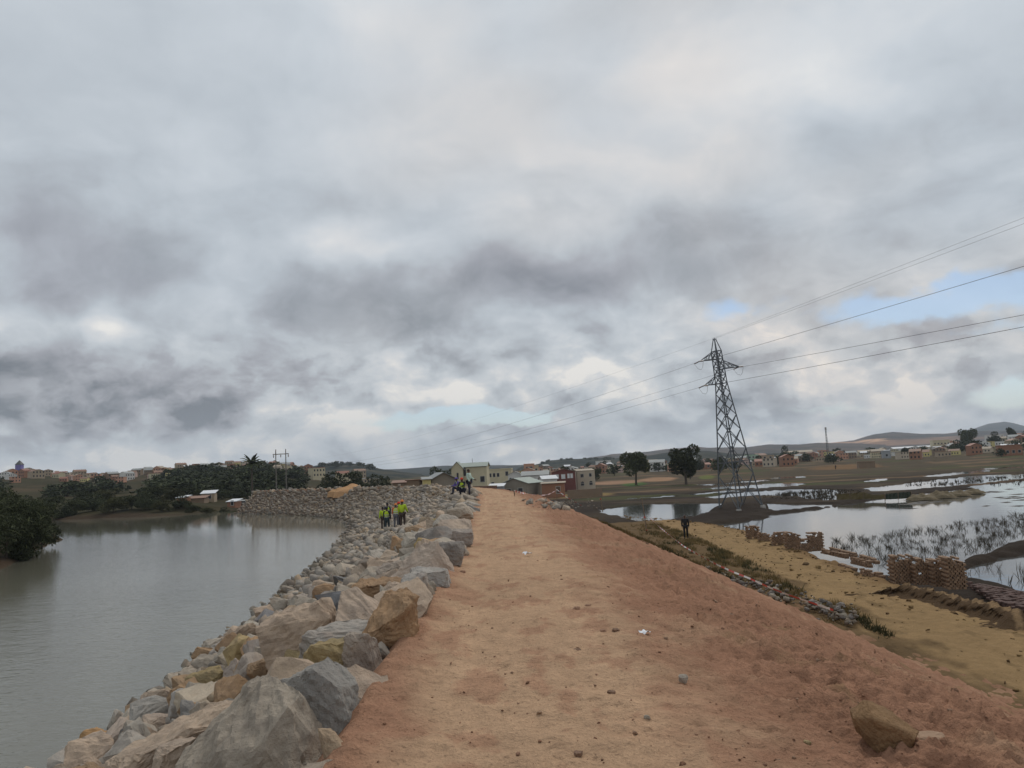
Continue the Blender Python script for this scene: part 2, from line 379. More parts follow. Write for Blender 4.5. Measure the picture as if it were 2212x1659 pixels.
# ================================================================ THE DIKE'S COURSE
RIVER_Z, PADDY_Z = -4.0, -5.2
E_PTS = [(-0.9, -9), (-1.12, 4.5), (-1.45, 16), (-1.9, 29), (-2.4, 44), (-3.1, 58), (-5.5, 76), (-10.5, 97), (-17.5, 113), (-27, 128), (-38, 142), (-52, 157)]
W_PTS = [(-8.3, -9), (-8.8, 4.5), (-9.5, 17), (-10.8, 30), (-12.4, 45), (-13.9, 58), (-16, 73), (-18.8, 88.5), (-22.8, 104.5), (-30.2, 121), (-42, 137.5), (-54.5, 153)]
NS = 2400
_E = catmull(E_PTS, NS); _W = catmull(W_PTS, NS)
_tan = np.gradient(_E, axis=0); _tan /= np.linalg.norm(_tan, axis=1)[:, None]
_NRM = np.stack([_tan[:, 1], -_tan[:, 0]], 1)                # to the right of the dike
_S = np.concatenate([[0], np.cumsum(np.linalg.norm(np.diff(_E, axis=0), axis=1))])
ease = lambda t: t

def crest_z(q, y):
    """height right of the crest's left edge; q metres to the right"""
    z = np.interp(q, [-1, 0, 0.4, 2.2, 4.3, 12.0, 13.2, 16], [0, 0, 0.0, -0.02, -0.36, -4.12, -4.2, -4.7])
    return z
def bank_z(x, y):
    """river side: height of the stone slope (near, straight part)"""
    ex = np.interp(y, _E[:1700, 1], _E[:1700, 0]); wx = np.interp(y, _W[:1700, 1], _W[:1700, 0])
    t = (ex-x)/(ex-wx)
    return np.where(t < 0, 0.0, -4.0*t)
def hit_bank(px, py):
    d = ray(px, py); t = 2.0
    while t < 160:
        p = EYE+d*t
        if p.z < float(bank_z(p.x, p.y)): return p
        t += 0.02+t*0.002
    return EYE+d*t

# ---- ground colours (albedo)
PALE = np.array((.440, .287, .180)); RED = np.array((.300, .163, .103)); YEL = np.array((.272, .180, .090)); BROWN = np.array((.17, .115, .062)); MUD = np.array((.040, .030, .023)); DRYG = np.array((.20, .145, .055))
MAT_DIRT = ground_mat('laterite_dirt', 0.95, 0.5, 4.0, 30.0, 0.07, 0.75, .24)
MAT_FIELD = ground_mat('field_mud', 0.9, 0.08, 0.7, 6.0, 0.10, 0.9)
MAT_HILL = ground_mat('hillside', 1.0, 0.004, 0.02, 0.12, 0.5, 0.9)

def build_embankment():
    # stations: dense near the camera
    ys = np.concatenate([np.linspace(-9, 2.4, 24)[:-1], 1/np.linspace(1/2.4, 1/62, 620), np.linspace(63.5, 157, 110)])
    idx = np.interp(ys, _E[:, 1], np.arange(NS))
    ex = np.interp(idx, np.arange(NS), _E[:, 0]); ey = np.interp(idx, np.arange(NS), _E[:, 1])
    wx = np.interp(idx, np.arange(NS), _W[:, 0]); wy = np.interp(idx, np.arange(NS), _W[:, 1])
    nx = np.interp(idx, np.arange(NS), _NRM[:, 0]); ny = np.interp(idx, np.arange(NS), _NRM[:, 1])
    vl = np.linspace(1.12, 0, 26)[:-1]; ql = np.concatenate([np.linspace(0, 5.2, 190), np.linspace(5.26, 16, 130)])
    XL = ex[:, None]+(wx-ex)[:, None]*vl; YL = ey[:, None]+(wy-ey)[:, None]*vl; ZL = -4.0*vl[None]-0.10+0*XL
    XR = ex[:, None]+nx[:, None]*ql; YR = ey[:, None]+ny[:, None]*ql; Q = ql[None]+0*XR
    ZR = crest_z(Q, YR)
    X = np.hstack([XL, XR]); Y = np.hstack([YL, YR]); Z = np.hstack([ZL, ZR]); Qa = np.hstack([np.full(XL.shape, -1.0), Q])
    # relief: broad swells, ruts, clods; rougher away from the driven strip
    rough = 0.35+0.9*sst(2.2, 3.6, Qa)
    near = np.clip(1.5/np.maximum(Y, 3.0)*6, 0.25, 1.0)
    Z = Z+0.09*fbm(X*.33, Y*.33, 3)*(0.4+sst(2, 5, Qa))+0.055*rough*fbm(X*1.3, Y*1.3, 3, 0.55, 5)+0.078*rough*fbm(X*4.2, Y*4.2, 4, 0.62, 9)
    Z += 0.030*rough*np.maximum(fbm(X*13, Y*13, 3, 0.6, 3)-0.12, 0)*2.0
    for rq, dp in ((0.95, .020), (1.55, .018)):                # faint wheel ruts
        Z -= dp*np.exp(-((Qa-rq-0.06*np.sin(Y*.3))/.14)**2)*(0.5+fbm(X, Y*.4, 2))
    Z += 0.05*sst(2.0, 3.2, Qa)*np.maximum(fbm(X*2.4, Y*2.4, 4, .6, 67)-.1, 0)
    ridge = np.exp(-((Qa-0.12)/0.22)**2)*(0.05+0.10*np.maximum(fbm(X*1.9, Y*1.9, 3, .6, 31), 0))
    Z += ridge
    hump = 0.22*np.exp(-(((Qa-4.6)/0.9)**2))*sst(9, 4, Y)
    Z += hump*(0.6+fbm(X*.9, Y*.9, 2))
    # colour zones
    w = fbm(X*.6, Y*.35, 4, .55, 2)
    edge = 2.15+0.5*w+0.012*Y
    k = sst(-0.55, 0.75, Qa-edge+0.45*fbm(X*2.3, Y*2.3, 4, .6, 7))
    C = PALE*(1-k[..., None])+RED*k[..., None]
    for rq in (.62, 1.75):
        tr = np.exp(-((Qa-rq-.09*np.sin(Y*.21+.5)-.05*fbm(Y*.3, X*0, 2))/.17)**2)*(.55+.5*fbm(X*.8, Y*.8, 3, .6, 19))
        C = C*(1+.11*np.clip(tr, 0, 1)[..., None]); Z = Z-.022*tr
    rp = sst(0.10, 0.38, fbm(X*2.1, Y*1.1, 4, .6, 71)+.25*fbm(X*.5, Y*.3, 2, .5, 72))*.6
    C = C*(1-rp[..., None])+(RED*1.12)*rp[..., None]
    kk = sst(0.55, 0.1, Qa+0.25*fbm(X*1.5, Y*1.5, 3, .5, 8))*0.85
    C = C*(1-kk[..., None])+(RED*1.06)*kk[..., None]
    g = sst(0.25, 0.7, fbm(X*.8, Y*.45, 3, .5, 77)+0.1)*0.45*(Qa > 1.6)
    C = C*(1-g[..., None])+PALE*g[..., None]*0.96
    ol = sst(0.34, 0.62, fbm(X*1.1, Y*1.1, 4, .55, 55))*0.55*sst(1.8, 2.6, Qa)
    C = C*(1-ol[..., None])+np.array((.24, .16, .085))*ol[..., None]
    br = sst(0.0, 1.2, Qa-(11.7-3.9*sst(33, 54, Y))+0.9*fbm(X*.5, Y*.3, 4, .55, 13))*sst(15, 30, Y)
    C = C*(1-br[..., None])+np.array((.14, .09, .047))*br[..., None]
    gr = br*sst(0.02, 0.4, fbm(X*.9, Y*.6, 4, .6, 23))*0.75
    C = C*(1-gr[..., None])+np.array((.10, .088, .034))*gr[..., None]
    C = np.where((Qa < 0)[..., None], np.array((.15, .105, .075)), C)
    sp = sst(0.40, 0.62, fbm(X*5, Y*5, 3, .6, 41))*0.35
    C *= (1-sp[..., None]*0.6)
    V = np.stack([X, Y, Z], -1).reshape(-1, 3)
    me = mesh_np('embankment', V, grid_faces(*X.shape), True, C.reshape(-1, 3))
    o = obj('embankment', me, MAT_DIRT); tag(o, 'red dirt embankment with a pale driven strip along its crest', kind='structure')
    return X, Y, Z, Qa
EMB = build_embankment()

# ---- lower track beside the foot of the dike
TR_R = [(-10, 13.5), (15, 15.2), (22, 15.4), (30, 15.5), (37, 15.5), (44, 15.9), (50, 16.6), (57, 17.2), (64, 17.4), (72, 16.6), (80, 14.6), (86, 11.5)]
TR_L = [(-10, 8.0), (15, 8.4), (37, 8.4), (57, 7.6), (75, 4.6), (86, 2.6)]
TR_Y = [(-10, 10.5), (15, 11.0), (25, 11.5), (37, 12.0), (57, 12.7), (68, 13.0), (80, 13.0), (86, 12.5)]
def build_track():
    ys = np.concatenate([np.linspace(-10, 10, 12)[:-1], 1/np.linspace(1/10, 1/86, 340)])
    u = np.concatenate([np.linspace(0, 1, 90), 1+np.linspace(0.03, 1, 22)])
    l = np.interp(ys, *zip(*TR_L)); r = np.interp(ys, *zip(*TR_R))
    wid = (r-l)[:, None]
    X = np.where(u[None] <= 1, l[:, None]+wid*np.minimum(u, 1)[None], r[:, None]+(u[None]-1)*2.6)
    Y = ys[:, None]+0*X
    X = X+(u[None] > 0.9)*0.5*fbm(X*.4, Y*.45, 3, .6, 3)
    Z = -4.10-1.2*sst(78, 86, Y)-1.5*sst(1.0, 2.0, u[None]+0*X+0.25*fbm(X*.6, Y*.6, 3, .6, 91))
    Z += 0.05*fbm(X*.8, Y*.8, 3, .5, 6)+0.045*fbm(X*3.2, Y*3.2, 4, .6, 16)*(0.6+1.2*(u[None] > 0.95))
    for c, dpt in ((.42, .05), (.66, .05)):
        Z -= dpt*np.exp(-((u[None]-c-0.02*np.sin(Y*.2))/.045)**2)
    C = YEL*np.ones(X.shape+(1,))
    k = sst(0.2, 0.6, fbm(X*.7, Y*.25, 4, .55, 18))*.5
    C = C*(1-k[..., None])+np.array((.31, .21, .10))*k[..., None]
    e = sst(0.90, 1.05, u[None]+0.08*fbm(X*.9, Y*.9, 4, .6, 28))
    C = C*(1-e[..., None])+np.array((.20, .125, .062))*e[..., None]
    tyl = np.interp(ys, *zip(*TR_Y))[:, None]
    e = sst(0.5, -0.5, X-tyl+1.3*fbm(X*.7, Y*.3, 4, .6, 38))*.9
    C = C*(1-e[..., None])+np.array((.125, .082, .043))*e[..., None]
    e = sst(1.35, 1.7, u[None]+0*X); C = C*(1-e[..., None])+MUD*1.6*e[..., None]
    ob = sst(0.3, 0.55, fbm(X*1.4, Y*.55, 4, .6, 48))*.5; C *= (1-ob[..., None]*.6)
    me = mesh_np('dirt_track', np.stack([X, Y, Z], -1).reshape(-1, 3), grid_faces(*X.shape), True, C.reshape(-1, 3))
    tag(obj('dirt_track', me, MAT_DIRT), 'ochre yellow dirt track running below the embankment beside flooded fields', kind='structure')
build_track()

# ================================================================ WATERS AND FIELDS
def PZ(pts, z): return [(p.x, p.y) for p in (at_z(a, b, z) for a, b in pts)]
POOLS = [
    [(1530, 1137), (1600, 1128), (1655, 1119), (1672, 1111), (1760, 1101), (1830, 1091), (1960, 1070), (2110, 1056), (2212, 1047), (2400, 1030), (2420, 1150), (2212, 1172), (2130, 1196), (2076, 1214), (2060, 1260), (1900, 1255), (1780, 1225), (1690, 1195), (1600, 1165)],
    [(2078, 1236), (2140, 1214), (2212, 1196), (2420, 1170), (2420, 1330), (2260, 1300), (2190, 1276), (2130, 1262), (2085, 1252)],
    [(1290, 1101), (1347, 1095), (1396, 1089), (1473, 1087), (1553, 1087), (1556, 1097), (1517, 1112), (1462, 1123), (1429, 1129), (1383, 1128), (1314, 1112)],
    [(1641, 1087), (1700, 1090), (1770, 1089), (1808, 1090), (1785, 1094), (1673, 1106), (1655, 1101)],
    [(1519, 1046), (1570, 1043.5), (1646, 1037.5), (1648, 1039.5), (1585, 1044), (1530, 1048.5)],
    [(1501, 1055), (1593, 1050.5), (1677, 1044.5), (1740, 1045), (1690, 1052), (1640, 1054.5), (1560, 1056)],
    [(1486, 1069), (1530, 1063.5), (1576, 1059.5), (1600, 1060.5), (1560, 1064.5), (1500, 1070)],
    [(1405, 1074), (1453, 1070.5), (1455, 1073), (1415, 1076)],
    [(1360, 1076), (1395, 1073.5), (1398, 1075.5), (1362, 1078)],
    [(1520, 1074), (1590, 1066), (1640, 1061), (1728, 1057), (1800, 1058), (1810, 1068), (1740, 1074), (1640, 1070), (1560, 1076)],
    [(1873, 1055), (1966, 1044), (2112, 1027.5), (2212, 1025), (2420, 1000), (2420, 1012), (2212, 1034), (2097, 1046), (1954, 1059), (1900, 1062)],
    [(2097, 1051), (2160, 1044), (2212, 1039), (2400, 1024), (2400, 1034), (2212, 1050), (2119, 1058)],
    [(2005, 1028.5), (2060, 1022), (2129, 1016), (2130, 1018), (2070, 1025), (2010, 1030.5)],
    [(1893, 1010.5), (1960, 1006.5), (2022, 1004), (2073, 993.5), (2140, 992), (2143, 995), (2212, 988), (2300, 980), (2300, 985), (2212, 996), (2100, 1004), (2020, 1008.5), (1930, 1011)],
    [(2131, 1012), (2212, 1006.5), (2300, 1000), (2300, 1003), (2212, 1009.5), (2135, 1014)],
    [(1876, 1039), (1905, 1034.5), (1908, 1037.5), (1880, 1041)],
    [(1674, 1032), (1727, 1029.5), (1728, 1031.5), (1676, 1034)],
    [(1744, 1072), (1800, 1070), (1850, 1075), (1845, 1079), (1800, 1080), (1750, 1078)],
]
POOLS = [PZ(p, PADDY_Z) for p in POOLS]
FAR_SHORE = PZ([(545, 1107.5), (520, 1109), (480, 1111.5), (400, 1113), (330, 1116), (250, 1118), (130, 1124), (0, 1127), (-200, 1133)], RIVER_Z)
LEFT_LAND = PZ([(-60, 1242), (0, 1229), (45, 1205), (80, 1186), (108, 1173), (132, 1166), (122, 1160), (110, 1150), (60, 1146), (-60, 1150), (-500, 1170), (-500, 1300)], RIVER_Z)
RIVER = [tuple(p) for p in catmull(W_PTS, 60)]
RIVER = [(-8.3, -40)]+RIVER+FAR_SHORE[1:]+[(-320, 170), (-320, -40)]
SKYL = [(-260, 1024), (-100, 1022), (0, 1021), (30, 1019), (126, 1019), (161, 1025), (242, 1026), (295, 1019), (354, 1012), (403, 1008), (456, 1002), (510, 1000), (594, 999), (625, 1005), (660, 1015), (720, 1024), (800, 1030), (2600, 960)]
_sk = np.array([azel(*p) for p in SKYL])
_dike_ext = [(-0.9, -60)]+[tuple(p) for p in _E[::60]]+[(-66, 175), (-95, 260), (-180, 1600), (-1700, 1600), (-1700, -60)]
_hr = np.array([azel(x, 0)[0] for x in (1240, 1640, 1900, 2100, 2212, 2500)])
def terrain_z(x, y, detail=True):
    x = np.asarray(x, float); y = np.asarray(y, float); r = np.hypot(x, y); az = np.arctan2(x, y)
    left = sst(12, -12, poly_sd(x, y, _dike_ext)+8*(y < 170)-20*sst(150, 260, y))
    # --- right: mud flats and pools
    fl = sst(60, 140, r)
    mud = -4.98-0.13*fl+(0.14-.08*fl)*fbm(x*.06, y*.06, 4, .55, 3)
    if detail: mud = mud+(0.16-.11*fl)*fbm(x*.35, y*.35, 3, .55, 4)
    sd = np.full(x.shape, 1e9)
    m = (x > 5) & (r < 900)
    if m.any():
        xs, ys = x[m], y[m]; dd = np.full(xs.shape, 1e9)
        for p in POOLS: dd = np.minimum(dd, poly_sd(xs, ys, p))
        sd[m] = dd
    wob = 0.7*fbm(x*.3, y*.3, 3, .6, 8)*np.clip(r/60, .6, 2.5)-np.clip((r-90)*.009, 0, 2.2)
    s2 = sd+wob
    mud = mud+(0.17-.09*fl)*np.exp(-((s2-1.4)/1.3)**2)
    zr = np.where(s2 < 0.8, PADDY_Z-0.35+(mud-PADDY_Z+.35)*sst(-0.9, 0.8, s2), mud)
    isl = at_z(1600, 1096, -5.0)
    zr = zr+0.55*np.exp(-(((x-isl.x)/6.5)**2+((y-isl.y)/4.5)**2))*(sd > -0.5)
    zr = zr+np.interp(az, _hr, [3.2, 3.2, 4.5, 12, 18, 20])*sst(300, 1000, r)+1.2*sst(260, 420, r)
    dd = x-np.interp(y, _E[:, 1], _E[:, 0]); zr = np.where((y > 60) & (y < 170) & (dd > -4), np.maximum(zr, -4.45-0.9*sst(13, 19, dd)+.12*fbm(x*.5, y*.5, 3, .6, 44)-.4*(dd > 19)), zr)
    zr = np.where((x < 19) & (y < 83) & (x > -30), np.minimum(zr, -5.45+3*sst(16.5, 19, x)), zr)
    # --- left: river bed, banks, town hill
    sr = poly_sd(x, y, RIVER); sl = poly_sd(x, y, LEFT_LAND)
    shore = np.maximum(sr, -sl)+0.5*fbm(x*.2, y*.2, 3, .6, 12)
    zl = np.where(shore < 0, np.maximum(-5.6, -4.0+shore*.6), -4.0+0.75*np.sqrt(np.maximum(shore, 0))*0.55+np.minimum(np.maximum(shore, 0)*.012, 1.0))
    zl = np.minimum(zl, -2.2)+0.25*fbm(x*.12, y*.12, 4, .55, 21)*sst(1, 6, shore)
    zrg = np.interp(az, _sk[:, 0], _sk[:, 1])*650+1.6-2.5
    hill = (zrg+2.0)*(0.65*sst(230, 650, r)+0.35*np.clip((r-200)/450, 0, 1))
    zl = zl+hill*(1-0.3*sst(650, 900, r))+1.2*fbm(x*.02, y*.02, 3, .5, 33)*sst(230, 400, r)
    return zl*left+zr*(1-left), left, sd, shore
def tz(x, y):
    return float(terrain_z(np.array([x]), np.array([y]))[0][0])
def hit_ground(px, py, far=720):
    d = ray(px, py)
    t = 26*1.01**np.arange(0, 340); t = t[t < far]
    P = np.array(EYE)[None]+np.array(d)[None]*t[:, None]
    z = terrain_z(P[:, 0], P[:, 1])[0]; w = np.where(P[:, 2] < z)[0]
    i = w[0] if len(w) else len(t)-1
    return Vector((P[i, 0], P[i, 1], z[i]))

def build_terrain():
    az = np.concatenate([np.linspace(-1.5, -0.66, 40)[:-1], np.linspace(-0.66, 0.66, 820), np.linspace(0.66, 1.5, 40)[1:]])
    r = 1/np.linspace(1/24, 1/1500, 470)
    A, Rr = np.meshgrid(az, r); X = Rr*np.sin(A); Y = Rr*np.cos(A)
    Z, left, sd, shore = terrain_z(X, Y)
    n = fbm(X*.05, Y*.05, 4, .55, 61); n3 = fbm(X*.012+.3*Y*.01, Y*.05, 3, .55, 62)
    C = MUD*.85*np.ones(X.shape+(1,))
    # the further, drier fields: brown earth, stubble, strips of green and bare ochre
    k = sst(-0.1, 0.5, n)*0.8*sst(60, 150, Rr); C = C*(1-k[..., None])+np.array((.085, .064, .040))*k[..., None]
    k = sst(150, 300, Rr)*0.75; C = C*(1-k[..., None])+np.array((.085, .066, .041))*k[..., None]
    k = sst(0.18, 0.35, fbm(X*.02, Y*.06, 3, .5, 63))*.8*sst(120, 190, Rr); C = C*(1-k[..., None])+np.array((.165, .108, .064))*k[..., None]
    k = sst(0.2, 0.4, fbm(X*.025, Y*.05, 3, .5, 64))*.8*sst(110, 170, Rr); C = C*(1-k[..., None])+np.array((.062, .068, .028))*k[..., None]
    for (px, py, wpx, hpx, c) in [(1370, 1045, 26, 4, (.06, .10, .03)), (1527, 1031, 16, 3, (.11, .12, .035)), (1260, 1068, 60, 4, (.20, .14, .06)), (1330, 1042, 60, 3, (.26, .16, .10)), (1830, 1012, 70, 3, (.15, .09, .045)), (1420, 1036, 40, 3, (.28, .17, .10))]:
        p = at_z(px, py, -4.95); a0 = math.atan2(p.x, p.y); r0 = math.hypot(p.x, p.y)
        k = sst(1.2, .8, np.sqrt(((A-a0)*PF/wpx)**2+((6.6*PF/Rr-6.6*PF/r0)/hpx)**2)+.3*n)
        C = C*(1-k[..., None])+np.array(c)*k[..., None]
    # left bank: earth near the water, scrub above
    CL = np.array((.060, .042, .028))*np.ones(X.shape+(1,))
    k = sst(1.0, 5, shore+2*n)*.8; CL = CL*(1-k[..., None])+np.array((.038, .037, .017))*k[..., None]
    k = sst(0.0, .5, n3)*sst(200, 320, Rr)*.6; CL = CL*(1-k[..., None])+np.array((.10, .066, .04))*k[..., None]
    C = CL*left[..., None]+C*(1-left[..., None])
    me = mesh_np('ground', np.stack([X, Y, Z], -1).reshape(-1, 3), grid_faces(*X.shape)[:, ::-1], True, C.reshape(-1, 3))
    tag(obj('ground', me, MAT_FIELD), 'dark muddy field ground and scrubby river banks', kind='structure')
build_terrain()
def sheet(name, pts, z, mat, label):
    me = bpy.data.meshes.new(name); me.from_pydata([(x, y, z) for x, y in pts], [], [tuple(range(len(pts)))]); me.update()
    if me.polygons[0].normal.z < 0: me.flip_normals()
    return tag(obj(name, me, mat), label, kind='structure')
MAT_RIVER = water_mat('river_water', (.150, .143, .108), 0.02, 0.018, 3.0, 6.5, R(18), 0.03, (30, 105, .10))
MAT_PADDY = water_mat('paddy_water', (.075, .075, .07), 0.03, 0.004, 1.2, 2.5, R(10), 0.06)
mid = [((a+c)/2, (b+d)/2) for (a, b), (c, d) in zip(_E[::200], _W[::200])]
sheet('river', [(-8, -60)]+[(-5, -9)]+mid+[(-58, 165), (-140, 200), (-420, 200), (-420, -60)], RIVER_Z, MAT_RIVER, 'murky grey green river water along the stone slope')
sheet('paddy_water', [(13.5, 6), (13.5, 85), (8, 110), (-5, 190), (150, 900), (700, 900), (700, 6)], PADDY_Z, MAT_PADDY, 'still grey water standing in the flooded fields')
n = 96
pl = [(9500*math.cos(2*math.pi*i/n), 9500*math.sin(2*math.pi*i/n)) for i in range(n)]
MAT_PLAIN = plain('far_plain_soil', (.09, .07, .045), 1.0, .5, .01)
sheet('plain', pl, -7.0, MAT_PLAIN, 'brown plain reaching to the horizon')

# ================================================================ FAR HILLS
def ridge(name, label, sky, dist, cols, base=-7.0, depth=0.35, rough=0.05, seed=1, patch=None):
    a = np.array([azel(*p) for p in sky]); az = np.linspace(a[0, 0], a[-1, 0], 240)
    top = np.interp(az, a[:, 0], a[:, 1])*dist+1.6
    edge = sst(0, .06, (az-az[0])/(az[-1]-az[0]))*sst(0, .06, (az[-1]-az)/(az[-1]-az[0]))
    v = np.concatenate([np.linspace(0, 1, 50), np.linspace(1.04, 1.4, 8)])
    rr = dist*(1-depth*(1-v)); prof = np.where(v <= 1, 0.55*v+0.45*sst(0, 1, v), 1-1.3*(v-1))
    A, Rr = np.meshgrid(az, rr); X = Rr*np.sin(A); Y = Rr*np.cos(A)
    H = (top-base)*edge
    n = fbm(X/dist*22, Y/dist*22, 5, .55, seed)
    Z = base+H[None]*prof[:, None]*(1+rough*8*n*(1-prof[:, None])*prof[:, None]*2)+rough*.25*H.max()*fbm(X/dist*90, Y/dist*90, 3, .6, seed+5)*np.minimum(prof, 1)[:, None]
    k = sst(-.25, .35, n+.5*fbm(X/dist*60, Y/dist*60, 3, .6, seed+9))
    C = np.array(cols[0])*(1-k[..., None])+np.array(cols[1])*k[..., None]
    if patch:
        for px, py, w, h, c in patch:
            a0, e0 = azel(px, py)
            kk = sst(1.2, .7, np.sqrt(((A-a0)*PF/w)**2+((Z-1.6)/Rr*PF/h-e0*PF/h)**2)+.5*n)
            C = C*(1-kk[..., None])+np.array(c)*kk[..., None]
    me = mesh_np(name, np.stack([X, Y, Z], -1).reshape(-1, 3), grid_faces(*X.shape)[:, ::-1], True, C.reshape(-1, 3))
    tag(obj(name, me, MAT_HILL), label, kind='structure')
G1, G2 = (.020, .026, .022), (.050, .046, .038)  # first tone: dark forest with the blue of distance haze put into it
ridge('wooded_hill', 'dark wooded hill behind the river bend', [(560, 1024), (610, 1012), (646, 1007), (666, 1009), (687, 1005), (711, 1002), (736, 1001), (779, 1002), (793, 1006), (813, 1011), (830, 1014), (865, 1019), (930, 1026)], 1150, (G1, (.06, .055, .04)), seed=3)
ridge('distant_hills', 'low blue hills far beyond the houses', [(780, 1024), (830, 1014), (865, 1013), (918, 1009), (958, 1006), (1062, 1005), (1106, 1005), (1170, 1003), (1250, 1003), (1330, 1004)], 2700, (G1, G2), seed=13)
ridge('wooded_ridge', 'dark wooded ridge behind the town', [(1090, 1016), (1130, 1007), (1150, 1005), (1167, 1001), (1182, 995), (1215, 992), (1250, 991), (1308, 989), (1330, 990), (1400, 984), (1450, 976), (1500, 972), (1540, 975), (1580, 980), (1650, 980), (1720, 977), (1800, 984)], 1500, (G1, (.045, .045, .032)), seed=23)
ridge('brown_hills', 'bare brown hills behind the town and the pylon', [(1220, 996), (1260, 990), (1308, 984), (1319, 981), (1396, 976), (1440, 970), (1505, 965), (1527, 967), (1615, 966), (1659, 960), (1728, 960), (1760, 957), (1800, 957), (1880, 958), (1960, 958)], 3200, ((.05, .042, .034), (.095, .07, .052)), seed=33)
ridge('long_hill', 'long brown hill with a bare orange scar', [(1690, 968), (1759, 957), (1800, 956), (1844, 951), (1888, 938), (1929, 933), (1990, 937), (2039, 937), (2100, 931), (2212, 930), (2300, 935), (2360, 945)], 3800, ((.036, .036, .032), (.085, .062, .05)), seed=43, patch=[(1885, 954, 36, 5, (.55, .33, .20)), (1800, 959, 40, 4, (.42, .25, .16)), (1960, 955, 120, 6, (.22, .13, .085))])
ridge('blue_mountain', 'peaked mountain fading to blue on the horizon', [(1960, 950), (2050, 937), (2100, 927), (2136, 915), (2170, 911), (2190, 914), (2212, 920), (2280, 926), (2340, 940), (2420, 952)], 6500, (G1, G2), seed=53)
# ================================================================ STONES
def hull_rock(pts, cuts, seed, amp=0.035, smooth=1, chip=0.35):
    """angular stone: convex hull of a few corners, edges chipped, faces roughened"""
    bm = bmesh.new()
    for p in pts: bm.verts.new(p)
    r = bmesh.ops.convex_hull(bm, input=bm.verts)
    bmesh.ops.delete(bm, geom=[g for g in r['geom_interior'] if isinstance(g, bmesh.types.BMVert)], context='VERTS')
    bmesh.ops.triangulate(bm, faces=bm.faces)
    bmesh.ops.subdivide_edges(bm, edges=bm.edges, cuts=cuts, use_grid_fill=True)
    for _ in range(smooth): bmesh.ops.smooth_vert(bm, verts=bm.verts, factor=chip, use_axis_x=True, use_axis_y=True, use_axis_z=True)
    bm.normal_update()
    V = np.array([v.co for v in bm.verts]); N = np.array([v.normal for v in bm.verts])
    s = np.ptp(V, axis=0).mean(); U = V/s
    w = fbm(U[:, 0]*2.1+U[:, 2]*1.5, U[:, 1]*2.1-U[:, 2]*1.7, 2, .5, seed*3.1)
    lay = U @ np.array([.35, .25, .9])*6+1.6*w                     # broken steps along the bedding
    st = np.floor(lay)+sst(.35, .65, lay-np.floor(lay)); hsh = np.sin(np.floor(lay)*12.99+seed)*.5
    d = amp*s*(1.1*w+.9*np.round(2.4*w+hsh)/2.4+fbm(U[:, 0]*7+U[:, 2]*5, U[:, 1]*7-U[:, 2]*6, 4, .6, seed*1.7)*1.3+.5*(hsh*(1-.0*st)))
    for v, k, n in zip(bm.verts, d, N): v.co = v.co+Vector(n)*float(k)
    me = bpy.data.meshes.new('stone'); bmesh.ops.recalc_face_normals(bm, faces=bm.faces); bm.to_mesh(me); bm.free(); return me
def rand_pts(rng, n=13, sx=.5, sy=.5, sz=.5, sq=.55):
    P = rng.normal(size=(n, 3)); P /= np.linalg.norm(P, axis=1)[:, None]
    P = np.sign(P)*np.abs(P)**sq                                   # push towards a block
    P *= rng.uniform(.75, 1.0, (n, 1))
    return [(p[0]*sx, p[1]*sy, p[2]*sz) for p in P]
MAT_ROCK = {
    'grey': rock_mat('granite_grey', (.46, .42, .36), (.35, .32, .28), True),
    'pink': rock_mat('granite_pinkish', (.51, .42, .335), (.385, .32, .265), True),
    'tan': rock_mat('stone_tan', (.42, .29, .18), (.33, .235, .155), True),
    'yellow': rock_mat('stone_yellow', (.40, .32, .175), (.31, .26, .165), True),
    'dark': rock_mat('stone_dark_grey', (.28, .27, .26), (.19, .185, .18), True),
    'olive': rock_mat('stone_olive', (.30, .205, .125), (.23, .155, .098), True),
}
MAT_RUBBLE = rock_mat('riprap_stone', (.395, .345, .285), (.29, .26, .225), False)
HEROES = []
def hero(name, label, x0, y0, x1, y1, kind, seed, depth=.75, hit=None, tilt=0.0, cuts=10, corners=None, push=0.0, amp=.034):
    """one boulder filling the picture box x0..x1, y0..y1 where its foot meets the ground"""
    fx, fy = hit if hit else ((x0+x1)/2, y0*.25+y1*.75)
    p = hit_bank(fx, fy); dist = (p-EYE).length+push
    d = ray((x0+x1)/2, (y0+y1)/2); c = EYE+d*dist
    w = (x1-x0)*dist/PF; h = (y1-y0)*dist/PF
    rng = np.random.default_rng(seed)
    if corners is None: pts = rand_pts(rng, 24, w/2, w*depth/2, h/2, .55)
    else: pts = [(a*w, b*w*depth, cc*h) for a, b, cc in corners]
    P = np.array(pts); sz = np.ptp(P, axis=0); ce = (P.max(0)+P.min(0))/2
    P = (P-ce)*np.array([w, w*depth, h])/np.maximum(sz, 1e-6)
    me = hull_rock([tuple(q) for q in P], cuts, seed, amp, 1, .16)
    o = obj(name, me, MAT_ROCK[kind]); o.location = c; o.rotation_euler = (0, tilt, math.atan2(-d.x, d.y))
    tag(o, label, 'boulder', 'boulders edging the crest of the dike'); HEROES.append((c.x, c.y, w*.5)); return o
